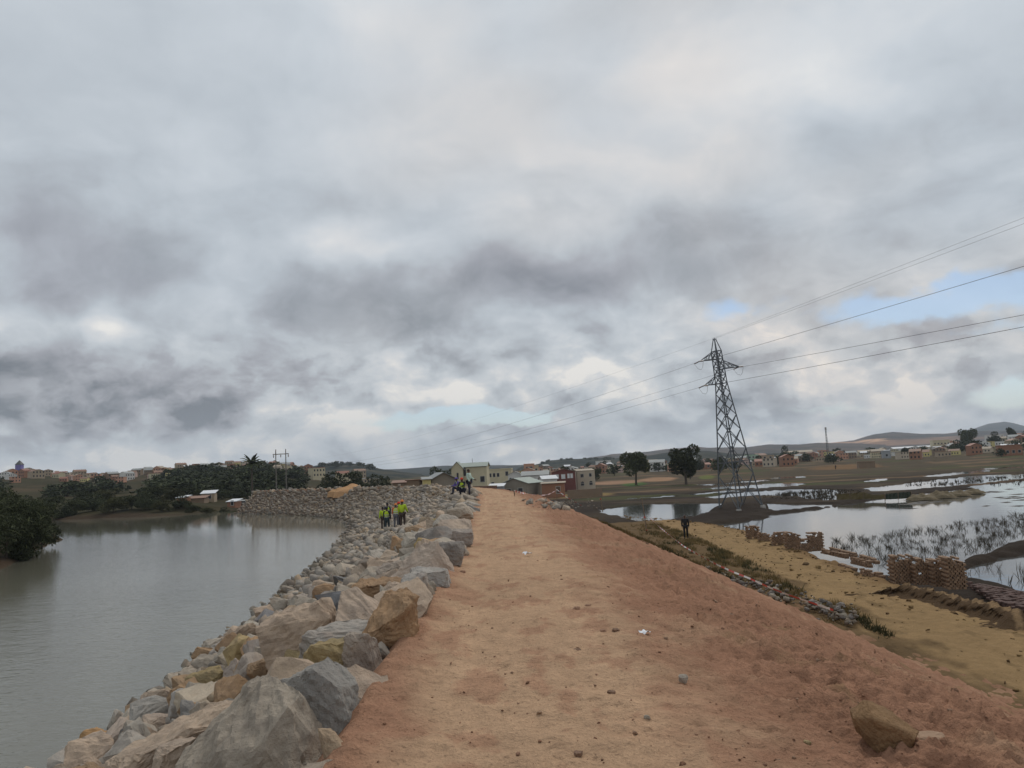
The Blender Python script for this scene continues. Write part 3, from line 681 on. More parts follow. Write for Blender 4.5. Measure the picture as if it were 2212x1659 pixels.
# corners in a box frame: x to the right, y away from the camera, z up
hero('boulder', 'largest boulder, grey with a pointed ridge, nearest on the road edge', 415, 1490, 732, 1730, 'grey', 3, .9, (560, 1700), cuts=14, corners=[(-.5, .1, -.12), (-.42, -.4, -.5), (.05, -.5, -.5), (.28, -.5, -.45), (.5, -.05, -.28), (.45, .45, -.35), (.22, -.12, .42), (.05, .18, .5), (-.1, .3, .42), (.34, .25, .12), (-.28, .5, .0), (-.02, -.38, .15), (-.38, -.1, .02)])
hero('boulder', 'grey block with a brown upper face wedged behind the largest boulder', 618, 1436, 770, 1592, 'grey', 4, .9, (720, 1585), cuts=13, corners=[(-.5, .0, .3), (-.5, -.3, -.3), (.1, -.5, -.5), (.42, -.4, -.35), (.5, .1, -.2), (.48, .0, .15), (.2, -.3, .22), (-.1, -.2, .44), (.1, .3, .5), (.35, .35, .3), (-.4, .5, .2), (.0, .5, -.5)])
hero('boulder', 'white-topped rounded stone at the bottom edge beside the largest boulder', 345, 1600, 470, 1720, 'pink', 5, .8, (400, 1690), push=.1)
hero('boulder', 'long flat tan slab lying left of the largest boulder', 262, 1572, 520, 1640, 'pink', 6, .55, (420, 1630), tilt=-.27, cuts=11, push=.3)
hero('boulder', 'small yellow stone between grey boulders on the road edge', 620, 1405, 676, 1470, 'yellow', 7, .9, (650, 1462), push=.2)
hero('boulder', 'larger yellow boulder resting on the road edge', 668, 1388, 800, 1478, 'yellow', 8, .8, (765, 1475), cuts=11, push=-.1)
hero('boulder', 'pale rounded boulder standing upright behind the yellow boulder', 744, 1368, 823, 1468, 'pink', 9, .9, (800, 1462), cuts=10)
hero('boulder', 'grey slab with a brown band beside the pale upright boulder', 655, 1345, 832, 1440, 'grey', 10, .6, (800, 1435), push=.35, cuts=11)
hero('boulder', 'big pinkish grey block with a flat sloping top and brown underside', 728, 1277, 856, 1398, 'pink', 11, .9, (830, 1392), cuts=11, corners=[(-.45, -.4, -.5), (.3, -.5, -.5), (.5, -.1, -.1), (.5, .3, -.3), (-.5, -.3, .0), (.25, -.45, -.02), (-.4, .3, .5), (-.15, .4, .5), (.2, .3, .2), (-.5, .5, .0)])
hero('boulder', 'orange tan boulder on the road edge right of the pinkish block', 782, 1280, 902, 1396, 'tan', 12, .8, (880, 1388), cuts=11, push=.1)
hero('boulder', 'brownish grey blocky boulder on the slope left of the pinkish block', 575, 1318, 740, 1440, 'pink', 13, .8, (690, 1425), cuts=11, tilt=-.3)
hero('boulder', 'long brown-capped slab behind the orange tan boulder', 765, 1253, 888, 1306, 'tan', 14, .7, (850, 1304), cuts=10, push=.1)
hero('boulder', 'pale egg-shaped boulder leaning on the road edge', 868, 1239, 925, 1312, 'grey', 15, .9, (905, 1308), cuts=10)
hero('boulder', 'small grey stone tucked against the pale egg-shaped boulder', 916, 1257, 942, 1287, 'grey', 16, .9, (930, 1285))
hero('boulder', 'grey wedge-shaped boulder with a dark overhanging side', 885, 1224, 972, 1272, 'grey', 17, .9, (950, 1270), cuts=10)
hero('boulder', 'flat pinkish boulder lying left of the grey wedge', 815, 1215, 896, 1266, 'pink', 18, .9, (870, 1262), tilt=-.2)
hero('boulder', 'broad pinkish grey boulder rising to a peak midway along the edge', 838, 1174, 988, 1262, 'pink', 19, .8, (960, 1256), cuts=11, push=.9, corners=[(-.5, -.2, -.45), (.1, -.5, -.5), (.5, -.2, -.45), (.45, .3, -.4), (.22, .0, .5), (.05, .2, .46), (-.2, .0, .12), (-.45, .4, -.3), (.4, .1, .0), (.1, -.3, .0)])
hero('boulder', 'dark grey broken block behind the peaked pinkish boulder', 940, 1172, 1004, 1228, 'dark', 20, .9, (985, 1224), cuts=9)
hero('boulder', 'light block at the road edge beyond the dark broken block', 974, 1143, 1022, 1182, 'pink', 21, .9, (1005, 1180), cuts=9)
hero('boulder', 'long low grey boulder left of the light block', 912, 1143, 982, 1182, 'pink', 22, .8, (960, 1179), cuts=9, push=.5)
hero('boulder', 'flat-topped pale boulder further along the crest edge', 945, 1121, 1018, 1152, 'pink', 23, .9, (1000, 1150), cuts=9)
hero('boulder', 'big rounded pale boulder farthest along the crest edge', 960, 1094, 1022, 1132, 'grey', 24, .9, (1008, 1130), cuts=9)
hero('boulder', 'flat pink slab with a dark joint at the water edge', 486, 1355, 560, 1404, 'pink', 25, .7, (530, 1400), tilt=-.2)
hero('boulder', 'tan block on the slope above the flat pink slab', 545, 1385, 600, 1428, 'tan', 26, .9, (570, 1425))
hero('boulder', 'yellowish rounded stone low on the slope left of the yellow boulders', 408, 1448, 478, 1502, 'yellow', 27, .8, (440, 1500))
hero('boulder', 'pale slab standing on edge near the water', 310, 1496, 375, 1556, 'pink', 28, .6, (340, 1552), tilt=-.3)
hero('boulder', 'triangular pale stone beside the slab standing on edge', 370, 1492, 425, 1552, 'grey', 29, .8, (395, 1550))
hero('boulder', 'blue-grey stone low on the slope among tan rocks', 262, 1562, 312, 1604, 'dark', 30, .8, (285, 1602))
hero('boulder', 'rounded pale stone at the bottom left corner of the slope', 148, 1610, 232, 1680, 'pink', 31, .8, (190, 1672))
hero('boulder', 'tan and grey stone left of the small yellow stone', 545, 1424, 622, 1480, 'tan', 32, .8, (590, 1476), tilt=-.2)

def build_riprap():
    rng = np.random.default_rng(5)
    NB = 14; base = []
    for k in range(NB):
        me = hull_rock(rand_pts(rng, 17, .5, rng.uniform(.36, .5), rng.uniform(.22, .34), .6), 4, 50+k, .032, 1, .15)
        base.append(me)
    low = []
    for k in range(16):
        bm = bmesh.new()
        for p in rand_pts(rng, 12, .5, rng.uniform(.34, .5), rng.uniform(.22, .32), .6): bm.verts.new(p)
        r = bmesh.ops.convex_hull(bm, input=bm.verts)
        bmesh.ops.delete(bm, geom=[g for g in r['geom_interior'] if isinstance(g, bmesh.types.BMVert)], context='VERTS')
        bmesh.ops.triangulate(bm, faces=bm.faces); bm.verts.ensure_lookup_table()
        for i, v in enumerate(bm.verts): v.index = i
        low.append((np.array([v.co for v in bm.verts]), np.array([[v.index for v in f.verts] for f in bm.faces], np.int32))); bm.free()
    # dart throwing over the slope
    n = 110000
    # density by area; keep to v in 0..1.06
    s = rng.uniform(0, NS-1, n); i = s.astype(int)
    v = rng.uniform(0.0, 1.07, n)
    P = _E[i]+(_W[i]-_E[i])*v[:, None]; L = np.linalg.norm(_W[i]-_E[i], axis=1)
    dist = np.hypot(P[:, 0], P[:, 1])
    size = rng.lognormal(-.98, .40, n)*np.where(v < .13, 1.7, 1.0)*np.where(dist > 85, .92, 1.0); size = np.clip(size, .20, 1.2)
    size = np.where(P[:, 1] < 12, size*.9, size)
    cell = {}; keep = []
    for (hx, hy, hr) in HEROES: cell.setdefault((int(hx//1.3), int(hy//1.3)), []).append((hx, hy, hr*1.15))
    order = np.argsort(-size+rng.uniform(0, .3, n))
    for k in order:
        x, y = P[k]
        if y < -6 or (y < 1 and v[k] > .5): continue
        r = size[k]*.5*.70; cx, cy = int(x//1.3), int(y//1.3); ok = True
        for a in (-1, 0, 1):
            for b in (-1, 0, 1):
                for (qx, qy, qr) in cell.get((cx+a, cy+b), ()):
                    if (qx-x)**2+(qy-y)**2 < (qr+r)**2: ok = False; break
                if not ok: break
            if not ok: break
        if ok:
            cell.setdefault((cx, cy), []).append((x, y, r)); keep.append(k)
    keep = np.array(keep)
    X, Y = P[keep, 0], P[keep, 1]; V = v[keep]; S = size[keep]; I = i[keep]
    Z = -4.0*V+S*rng.uniform(-.02, .14, len(keep))
    wd = (_W[I]-_E[I])/np.linalg.norm(_W[I]-_E[I], axis=1)[:, None]
    app = S/np.hypot(np.hypot(X, Y), Z-1.6)*np.where((Y > .8) & (Z > -4.1) & (X > -.62*Y-1), 1, 0)
    rank = np.argsort(-app); ind = set(rank[:268].tolist())
    tone = {'grey': 'grey', 'pink': 'pinkish', 'tan': 'tan', 'dark': 'dark grey', 'yellow': 'yellowish'}
    keys = ['grey']*9+['pink']*10+['tan']*4+['dark']*2+['yellow']
    cache = {}
    VV, FF, CC = [], [], []; off = 0
    tints = np.array([(1, 1, 1), (.86, .86, .87), (1.08, 1.0, .90), (.90, .85, .80), (1.08, 1.04, .98), (.74, .74, .75), (1.1, .95, .78), (1.0, .91, .85), (.95, .93, .9), (.82, .78, .74)])
    for k in range(len(keep)):
        slope = math.atan2(4.0, L[keep[k]])
        q = Matrix.Rotation(rng.uniform(0, 6.28), 3, 'Z') @ Matrix.Rotation(rng.normal(0, .28), 3, 'X') @ Matrix.Rotation(rng.normal(0, .28), 3, 'Y')
        ax = Vector((-wd[k, 1], wd[k, 0], 0))
        Rm = Matrix.Rotation(-slope, 3, Vector((wd[k, 1], -wd[k, 0], 0))) @ q if False else Matrix.Rotation(slope, 3, ax*-1) @ q
        if k in ind:
            kind = keys[rng.integers(len(keys))]; b = int(rng.integers(NB))
            me = cache.get((kind, b))
            if me is None:
                me = base[b].copy(); me.name = 'stone'; me.materials.append(MAT_ROCK[kind]); cache[(kind, b)] = me
            o = bpy.data.objects.new('riprap_rock', me); COL.objects.link(o)
            sc = S[k]; o.matrix_world = Matrix.Translation((X[k], Y[k], Z[k])) @ Rm.to_4x4() @ Matrix.Diagonal((sc, sc, sc*rng.uniform(.85, 1.2), 1))
            sz = 'large' if S[k] > .62 else 'small' if S[k] < .4 else 'mid-sized'; wh = 'just below the crest boulders' if V[k] < .25 else 'halfway down the slope' if V[k] < .68 else 'low on the slope near water'; fr = 'nearer than the peaked boulder' if Y[k] < 12 else 'this side of the workers' if Y[k] < 50 else 'past the workers'
            tag(o, f'{sz} {tone[kind]} rock {wh}, {fr}', 'rock', f'{sz} {tone[kind]} rocks {wh}, {fr}')
        else:
            if Y[k] < 75:
                me = base[k % NB]
                if ('np', k % NB) not in cache:
                    a = np.empty(len(me.vertices)*3, np.float32); me.vertices.foreach_get('co', a)
                    # a lighter version for stones further off
                    cache[('np', k % NB)] = (a.reshape(-1, 3), None)
            lv, lf = low[k % 16]
            A = np.array(Rm)
            vv = (lv*S[k]) @ A.T+np.array([X[k], Y[k], Z[k]])
            VV.append(vv); FF.append(lf+off); off += len(lv)
            CC.append(np.repeat((tints[rng.integers(len(tints))]*rng.uniform(.85, 1.1)*(.62 if V[k] > .965 else 1))[None], len(lv), 0))
    me = mesh_np('riprap', np.concatenate(VV), np.concatenate(FF), False, np.concatenate(CC))
    tag(obj('riprap', me, MAT_RUBBLE), 'mass of smaller grey rocks covering the river slope of the dike', kind='stuff')
    return len(keep)
N_RIPRAP = build_riprap(); print('riprap', N_RIPRAP)

# ---- loose stones on the dirt
def crest_hit(px, py):
    """where a sight line meets the embankment's right side"""
    d = ray(px, py); t = 2.0
    while t < 120:
        p = EYE+d*t
        ex = np.interp(p.y, _E[:, 1], _E[:, 0]); z = float(crest_z(p.x-ex, p.y))
        if p.z < z: return Vector((p.x, p.y, z))
        t += .02
    return p
for _k, _c in {'clod': (.28, .16, .10), 'clodp': (.34, .22, .14), 'clodd': (.19, .112, .07)}.items(): MAT_ROCK[_k] = plain('clod_'+_k, _c, .95, .4, 14.0, .012)
def loose(name, label, x0, y0, x1, y1, kind, seed, depth=.8, tilt=0, cuts=4, cat='stone', group=None, sink=.22, flat=1.0, amp=.03):
    p = crest_hit((x0+x1)/2, y1-(y1-y0)*.12); dist = (p-EYE).length
    w = (x1-x0)*dist/PF; h = (y1-y0)*dist/PF*flat
    rng = np.random.default_rng(seed)
    P = np.array(rand_pts(rng, 18, .5, .5, .5, .62)); P = P/np.ptp(P, axis=0)*np.array([w, w*depth, h])
    o = obj(name, hull_rock([tuple(q) for q in P], cuts, seed, amp, 2, .45), MAT_ROCK[kind])
    d = ray((x0+x1)/2, y1); o.location = p+Vector((d.x, d.y, 0)).normalized()*w*depth*.3+Vector((0, 0, h*(.5-sink)))
    o.rotation_euler = (0, tilt, math.atan2(-d.x, d.y)); return tag(o, label, cat, group)
loose('boulder', 'smooth olive brown boulder lying half sunk in the red dirt', 1856, 1556, 1976, 1632, 'olive', 41, .66, R(30), 9, 'boulder', None, .14, .95, .02)
loose('stone', 'flat pale stone on red dirt right of the olive boulder', 2030, 1540, 2076, 1562, 'grey', 42, .7, R(10), 4)
loose('stone', 'small grey stone touching the upper end of the olive boulder', 1846, 1540, 1868, 1558, 'dark', 43)
loose('stone', 'pale grey pebble on the dirt in the middle of the slope', 1466, 1460, 1486, 1478, 'grey', 44)
loose('stone', 'pale lump half buried right of the olive boulder', 1985, 1590, 2040, 1622, 'clodp', 45, .9, 0, 5)
for k, (a, b, w, h, kd, lb) in enumerate([(1247, 1408, 30, 13, 'clodd', 'dark clod on the dirt strip below the middle of the road'), (1330, 1365, 32, 14, 'clodd', 'brown clod on the dirt left of a scrap of white paper'), (1245, 1320, 30, 18, 'clod', 'brown lump beside the driven strip'), (1270, 1358 - 45, 26, 14, 'clod', 'second brown lump just right of the driven strip'), (1537, 1262, 24, 14, 'clodd', 'dark clod near the grey rubble at the foot of the dirt'), (1580, 1332, 26, 12, 'clodd', 'dark clod in the dirt below the grey rubble'), (1302, 1450 - 85, 26, 10, 'clod', 'flat clod in the middle of the dirt'), (1398, 1552, 26, 16, 'grey', 'greenish pale stone low on the dirt'), (1165, 1545, 24, 14, 'clodp', 'pale clod at the edge of the driven strip'), (1700, 1520, 28, 14, 'clodp', 'pale clod left of the olive boulder'), (1320, 1500, 30, 14, 'clodd', 'brown clod on the rough dirt low in the middle'), (1745, 1610, 26, 16, 'yellow', 'yellowish chip on dirt lower left of the olive boulder'), (1250, 1635, 34, 16, 'clodd', 'dark clod near the bottom edge of the dirt'), (970, 1290, 20, 10, 'clod', 'tan clod on the driven strip'), (1000, 1238, 24, 12, 'clod', 'tan clod fallen beside the edge boulders'), (1850, 1452, 44, 26, 'clod', 'crumbled clod of red earth above the olive boulder'), (1900, 1448, 34, 24, 'clodd', 'dark crumbled clod beside another above the olive boulder')]):
    loose('stone', lb, a-w*.27, b-h*.55, a+w*.27, b, kd, 60+k, .9, 0, 5, sink=.36, amp=.06)

def scatter_stuff(name, label, pts, mat, sizes, seed, cols, flat=.6):
    rng = np.random.default_rng(seed); VV, FF, CC = [], [], []; off = 0
    shapes = []
    for k in range(8):
        bm = bmesh.new()
        for p in rand_pts(rng, 9, .5, .45, .5*flat, .7): bm.verts.new(p)
        r = bmesh.ops.convex_hull(bm, input=bm.verts); bmesh.ops.delete(bm, geom=[g for g in r['geom_interior'] if isinstance(g, bmesh.types.BMVert)], context='VERTS')
        bmesh.ops.triangulate(bm, faces=bm.faces)
        for i, v in enumerate(bm.verts): v.index = i
        shapes.append((np.array([v.co for v in bm.verts]), np.array([[v.index for v in f.verts] for f in bm.faces], np.int32))); bm.free()
    for k, (x, y, z) in enumerate(pts):
        lv, lf = shapes[k % 8]; a = rng.uniform(0, 6.28); c, s = math.cos(a), math.sin(a)
        vv = (lv*sizes[k]) @ np.array([[c, s, 0], [-s, c, 0], [0, 0, 1]])+np.array([x, y, z+sizes[k]*flat*.12])
        VV.append(vv); FF.append(lf+off); off += len(lv); CC.append(np.repeat(np.array(cols[rng.integers(len(cols))])[None]*rng.uniform(.8, 1.15), len(lv), 0))
    me = mesh_np(name, np.concatenate(VV), np.concatenate(FF), False, np.concatenate(CC))
    return tag(obj(name, me, mat), label, kind='stuff')
def emb_point(rng, n, y0, y1, q0, q1):
    """random points on the built embankment surface, evenly spread in the view"""
    X, Y, Z, Q = EMB
    m = np.argwhere((Y > y0) & (Y < y1) & (Q > q0) & (Q < q1)); pick = m[rng.integers(len(m), size=n)]
    return [(X[i, j], Y[i, j], Z[i, j]) for i, j in pick]
_r = np.random.default_rng(77)
_p = emb_point(_r, 2600, 2.5, 60, 1.6, 12)
_p = [p for p in _p if perlin(np.array(p[0]*.9), np.array(p[1]*.6)) > -.12][:1800]+emb_point(_r, 260, 2.5, 50, .15, 1.6)
scatter_stuff('dirt_clods', 'crumbled clods of red dirt strewn over the embankment', _p, MAT_DIRT, np.clip(_r.lognormal(-3.95, .5, len(_p)), .010, .08)*np.array([min(1.8, .75+p[1]*.03) for p in _p]), 78, [(.27, .148, .094), (.31, .18, .12), (.22, .125, .08), (.36, .235, .16)], .7)
# grey rubble along the foot of the dirt slope
_g = []
for k in range(330):
    t = _r.uniform(0, 1); px = 1520+t*330; py = 1232+t*104+_r.normal(0, 6+4*t)
    p = at_z(px, py, -3.95); _g.append((p.x, p.y, -3.98+_r.uniform(-.05, .12)))
scatter_stuff('grey_rubble', 'strip of broken grey stones at the foot of the red dirt', _g, MAT_RUBBLE, np.clip(_r.lognormal(-1.9, .55, len(_g)), .06, .42), 79, [(.66, .66, .69), (.5, .5, .53), (.76, .74, .7), (.6, .54, .48)], .7)
_g = []
for k in range(120):
    p = crest_hit(_r.normal(1215, 34), _r.normal(1090, 5)); _g.append((p.x, p.y, p.z+.05))
scatter_stuff('crest_rubble', 'scattered grey rubble beside the far end of the red dirt', _g, MAT_RUBBLE, np.clip(_r.lognormal(-1.3, .4, len(_g)), .12, .6), 80, [(1, 1, 1), (1.2, 1.1, 1.0), (.8, .8, .8)], .7)
_g = []
for k in range(900):
    t = _r.uniform(20, 88); e = np.interp(t, *zip(*TR_R)); x = e-_r.exponential(.8)+.7; _g.append((x, t, -4.12+(-.3 if x > e+.3 else 0)))
scatter_stuff('earth_clods', 'lumps of brown earth along the outer edge of the yellow track', _g, MAT_DIRT, np.clip(_r.lognormal(-2.0, .55, len(_g)), .05, .5), 81, [(.17, .108, .055), (.22, .145, .07), (.12, .08, .045), (.27, .18, .085)], .6)
_g = []
for k in range(240):
    t = _r.uniform(0, 1)**.7*50+16; e = np.interp(t, *zip(*TR_Y)); f = np.interp(t, *zip(*TR_R)); _g.append((_r.uniform(e, f), t, -4.1))
scatter_stuff('track_clods', 'small clods lying on the yellow track', _g, MAT_DIRT, np.clip(_r.lognormal(-2.3, .5, len(_g)), .04, .3), 82, [(.18, .12, .055), (.25, .165, .075), (.14, .09, .05)], .5)
# litter
for px, py, s, lb in [(1393, 1371, .10, 'torn scrap of white paper lying on the dirt'), (1139, 1198, .16, 'scrap of whitish plastic lying on the driven strip')]:
    p = crest_hit(px, py); bm = bmesh.new()
    g = bmesh.ops.create_grid(bm, x_segments=6, y_segments=4, size=s/2)
    for v in bm.verts: v.co.z = s*.35*float(perlin(np.array(v.co.x/s*3+px), np.array(v.co.y/s*3))); v.co.y *= .7
    bmesh.ops.solidify(bm, geom=bm.faces[:], thickness=.002)
    me = bpy.data.meshes.new('scrap'); bm.to_mesh(me); bm.free()
    tag(obj('litter_scrap', me, plain('white_scrap', (.75, .76, .78), .6, .1), loc=p+Vector((0, 0, .03)), rotz=.7), lb, 'litter')
# ================================================================ PYLON, POLES, CABLES
MAT_STEEL = plain('galvanised_steel', (.13, .14, .15), .55, .3, 3.0, 0, .6)
MAT_WIRE = plain('cable_metal', (.05, .05, .055), .6, .1)
MAT_INS = plain('insulator_porcelain', (.12, .08, .06), .3, .1)
MAT_CONC = plain('concrete', (.38, .36, .33), .9, .3, 2.0, .01)
PYL = at_z(1600, 1094, -4.6)
PYL.z = tz(PYL.x, PYL.y)-.1
def build_pylon():
    t = thing('power_pylon', 'grey steel lattice power pylon on a mud island between the flooded fields', 'pylon', tuple(PYL))
    YAW = R(24); H = 20.6
    def half(z): return np.interp(z, [0, 15.1, 19.1, 20.6], [1.85, .50, .43, .10])
    def cn(k, z):
        a = YAW+math.pi/4+k*math.pi/2; h = half(z)*math.sqrt(2); return Vector((h*math.cos(a), h*math.sin(a), z))
    for k in range(4):
        mb = MB(); mb.bar(cn(k, -.2), cn(k, 15.1), .105, 4, .09); mb.bar(cn(k, 15.1), cn(k, 19.1), .085, 4); mb.bar(cn(k, 19.1), cn(k, 20.6), .075, 4); mb.build('leg', MAT_STEEL, t)
        mb = MB(); c = cn(k, -.2); mb.box(c.x-.3, c.y-.3, -.5, c.x+.3, c.y+.3, .18, 0, .06); mb.build('footing', MAT_CONC, t)
    lv = [0, 4.1, 7.1, 9.4, 11.2, 12.6, 13.9, 15.1, 16.1, 17.1, 18.1, 19.1, 20.5]
    for i in range(len(lv)-1):
        z0, z1 = lv[i], lv[i+1]
        for k in range(4):
            r = .052 if i < 4 else .045
            if i < 11:
                mb = MB(); mb.bar(cn(k, z0), cn((k+1) % 4, z1), r, 4); mb.build('brace', MAT_STEEL, t)
                mb = MB(); mb.bar(cn((k+1) % 4, z0), cn(k, z1), r, 4); mb.build('brace', MAT_STEEL, t)
            if i in (7, 8, 9, 10, 11):
                mb = MB(); mb.bar(cn(k, z0), cn((k+1) % 4, z0), .05, 4); mb.build('strut', MAT_STEEL, t)
            if i < 2:
                m1 = (cn(k, z0)+cn((k+1) % 4, z1))/2; mb = MB(); mb.bar((cn(k, z0)+cn(k, z1))/2, m1, .045, 4); mb.bar((cn((k+1) % 4, z0)+cn((k+1) % 4, z1))/2, m1, .045, 4); mb.build('strut', MAT_STEEL, t)
    tips = []
    ax = Vector((math.cos(R(8)), math.sin(R(8)), 0))
    for s, z, ln in ((-1, 18.1, 2.35), (1, 16.9, 2.7), (-1, 15.1, 2.25)):
        mb = MB(); tip = ax*(s*ln)+Vector((0, 0, z)); ctr = [cn(k, z) for k in range(4)]; up = [cn(k, z+.95) for k in range(4)]
        side = sorted(range(4), key=lambda k: -s*ctr[k].dot(ax))[:2]
        for k in side:
            mb.bar(ctr[k], tip, .07, 4); mb.bar(up[k], tip, .055, 4)
            for f in (.3, .6): mb.bar(ctr[k].lerp(tip, f), up[k].lerp(tip, f), .04, 4); mb.bar(ctr[k].lerp(tip, f), up[k].lerp(tip, f-.28), .04, 4)
        for f in (0, .35, .7): mb.bar(ctr[side[0]].lerp(tip, f), ctr[side[1]].lerp(tip, f), .03, 4)
        arm = mb.build('cross_arm', MAT_STEEL, t); tips.append(tip)
        for q, dv in enumerate((Vector((-.42, .9, -.12)), Vector((.14, -.95, -.12)))):
            mb = MB(); a = tip; pts = [a+dv*f for f in np.linspace(0, 1.15, 10)]
            mb.tube(pts, [.03 if j % 2 else .095 for j in range(10)], 6); mb.build('insulator', MAT_INS, arm)
        mb = MB(); mb.tube([tip+Vector((-.42, .9, -.12))*1.15+Vector((0, 0, 0)), tip+Vector((-.25, .5, -.85)), tip+Vector((0, 0, -1.05)), tip+Vector((.1, -.5, -.85)), tip+Vector((.14, -.95, -.12))*1.15], .016, 4); mb.build('jumper_wire', MAT_WIRE, arm)
    mb = MB(); mb.bar((-.25, 0, 20.6), (.25, 0, 20.6), .05, 4); mb.bar((0, 0, 20.5), (0, 0, 20.75), .05, 4); mb.build('peak_bracket', MAT_STEEL, t)
    t.rotation_euler = (0, R(-4.2), 0); t.scale = (1.04, 1.04, 1.075)
    bpy.context.view_layer.update()
    return [t.matrix_world @ v for v in tips], t.matrix_world @ Vector((0, 0, 20.7))
TIPS, PEAK = build_pylon()
def cable(pts, r, label):
    mb = MB(); mb.tube(pts, r, 4); tag(mb.build('power_cable', MAT_WIRE), label, 'cable', 'cables of the power pylon')
def span(a, b, sag, n=40):
    a = Vector(a); b = Vector(b); return [a.lerp(b, t)-Vector((0, 0, sag*4*t*(1-t))) for t in np.linspace(0, 1, n)]
DR = Vector((math.sin(R(8)), -math.cos(R(8)), 0)); DL = Vector((math.sin(R(-25)), math.cos(R(-25)), 0))
def through(a, px, py, y):
    q = at_y(px, py, y); return q
names = ['upper left', 'right', 'lower left']
for nm, tip, (px, py) in zip(names, TIPS, ((2212, 575), (2212, 680), (2212, 706))):
    a = tip+Vector((.14, -.95, -.12))*1.15
    dv = ray(px, py); rho = dv.x/dv.y; k = (a.y*rho-a.x)/(DR.x-rho*DR.y); qz = EYE.z+dv.z/dv.y*(a.y+DR.y*k); sl = (qz-a.z)/k
    # a shallow catenary through the tip and the sighted point
    pts = []
    for s in np.linspace(0, 150, 50):
        f = s/150; z = a.z+(sl*s)+.012*s*(s-k)/150*.9
        pts.append(Vector((a.x+DR.x*s, a.y+DR.y*s, z)))
    cable(pts, .017, f'thick power cable leaving the {nm} arm of the pylon towards the upper right')
for j, (dx, (px, py)) in enumerate(((-.2, (2212, 470)), (.2, (2212, 483)))):
    a = PEAK+Vector((dx, 0, 0)); dv = ray(px, py); rho = dv.x/dv.y; k = (a.y*rho-a.x)/(DR.x-rho*DR.y); sl = (EYE.z+dv.z/dv.y*(a.y+DR.y*k)-a.z)/k
    pts = [Vector((a.x+DR.x*s, a.y+DR.y*s, a.z+sl*s+.010*s*(s-k)/150)) for s in np.linspace(0, 150, 50)]
    cable(pts, .009, f'thin earth wire running from the pylon peak to the upper right, {"upper" if j == 0 else "lower"} of two')
for nm, tip, z1, off in zip(names, TIPS, (8.2, 7.2, 6.4), (-1.9, 2.0, -1.9)):
    a = tip+Vector((-.42, .9, -.12))*1.15; b = PYL+DL*260+Vector((off, 0, 0)); b.z = z1
    cable(span(a, b, 3.0), .014, f'power cable leaving the {nm} arm of the pylon towards the distant hills')
b = PYL+DL*260; b.z = 11.0
cable(span(PEAK, b, 2.0), .008, 'thin earth wire running from the pylon peak towards the distant hills')

MAT_WOOD = plain('weathered_wood', (.20, .145, .10), .9, .4, 8.0, .01)
MAT_POLE = plain('pole_grey_wood', (.17, .15, .13), .9, .3, 4.0)
def hpole():
    p = at_y(597, 1052, 205); p.z = tz(p.x, p.y)
    t = thing('utility_pole', 'twin wooden poles joined by a cross bar standing behind the far bank', 'utility pole', tuple(p))
    top = at_y(596, 971, 205).z-p.z
    mb = MB(); mb.bar((0, 0, -.5), (0, 0, top), .17, 8, .11); mb.build('pole', MAT_POLE, t)
    mb = MB(); mb.bar((2.6, 0, -.5), (2.6, 0, top), .17, 8, .11); mb.build('pole', MAT_POLE, t)
    mb = MB(); mb.box(-.75, -.09, top-1.35, 3.4, .09, top-1.15); mb.build('cross_bar', MAT_POLE, t)
    for x in (-.6, 1.3, 3.25):
        mb = MB(); mb.tube([(x, 0, top-1.35), (x, 0, top-1.6), (x, 0, top-1.9), (x, 0, top-2.15)], [.04, .12, .12, .05], 6); mb.build('insulator', MAT_INS, t)
hpole()
def mast():
    d = ray(1788.5, 984); p = at_y(1789, 986, 560); z0 = tz(p.x, p.y); top = at_y(1786.5, 924, 560).z
    t = thing('radio_mast', 'thin lattice radio mast rising above the town roofs', 'mast', (p.x, p.y, z0)); h = top-z0
    w = lambda z: .9-.55*z/h
    c = lambda k, z: Vector((w(z)*math.cos(k*2.0944), w(z)*math.sin(k*2.0944), z))
    for k in range(3):
        mb = MB(); mb.bar(c(k, 0), c(k, h), .14, 4, .10); mb.build('leg', MAT_STEEL, t)
    n = 11
    for i in range(n):
        mb = MB()
        for k in range(3): mb.bar(c(k, h*i/n), c((k+1) % 3, h*(i+1)/n), .07, 4)
        mb.build('brace', MAT_STEEL, t)
    mb = MB()
    for k in range(3): mb.box(c(k, h).x-.25, c(k, h).y-.25, h-1.8, c(k, h).x+.25, c(k, h).y+.25, h+.4)
    mb.build('antenna', MAT_CONC, t)
mast()

# ---- stakes and warning tape beside the track
MAT_TAPE_R = plain('tape_red', (.55, .06, .04), .5, .1); MAT_TAPE_W = plain('tape_white', (.78, .77, .74), .5, .1)
STAKES = {}
def stake(key, label, base_px, top_px, r, kind='wood', band=None):
    p = crest_hit(*base_px); d = ray(*top_px); tp = EYE+d*((p-EYE).length/ray(*base_px).dot(d))
    tp = at_y(top_px[0], top_px[1], p.y)
    t = thing('stake', label, 'stake', tuple(p), 0, 'wooden stakes carrying the tape')
    a = tp-p; mid = a*.5+Vector((.02, 0, 0))
    mb = MB(); mb.tube([(0, 0, -.15), mid, a], [r, r*.9, r*.75], 7); mb.build('shaft', MAT_WOOD, t)
    if band:
        for f, rr in band:
            q = a*f; mb = MB(); mb.tube([q-Vector((0, 0, .07)), q+Vector((0, 0, .07))], r*1.6, 7); mb.build('tape_wrap', MAT_TAPE_R, t)
    STAKES[key] = (p, p+a); return t
stake('tall', 'tall thin wooden stake with red tape wrapped round it beside the yellow track', (1398, 1156), (1386, 1074), .045, band=((.47, 1), (.12, 1)))
stake('short', 'short wooden stake with an orange top at the edge of the slope', (1302, 1104), (1297, 1076), .07, band=((.93, 1),))
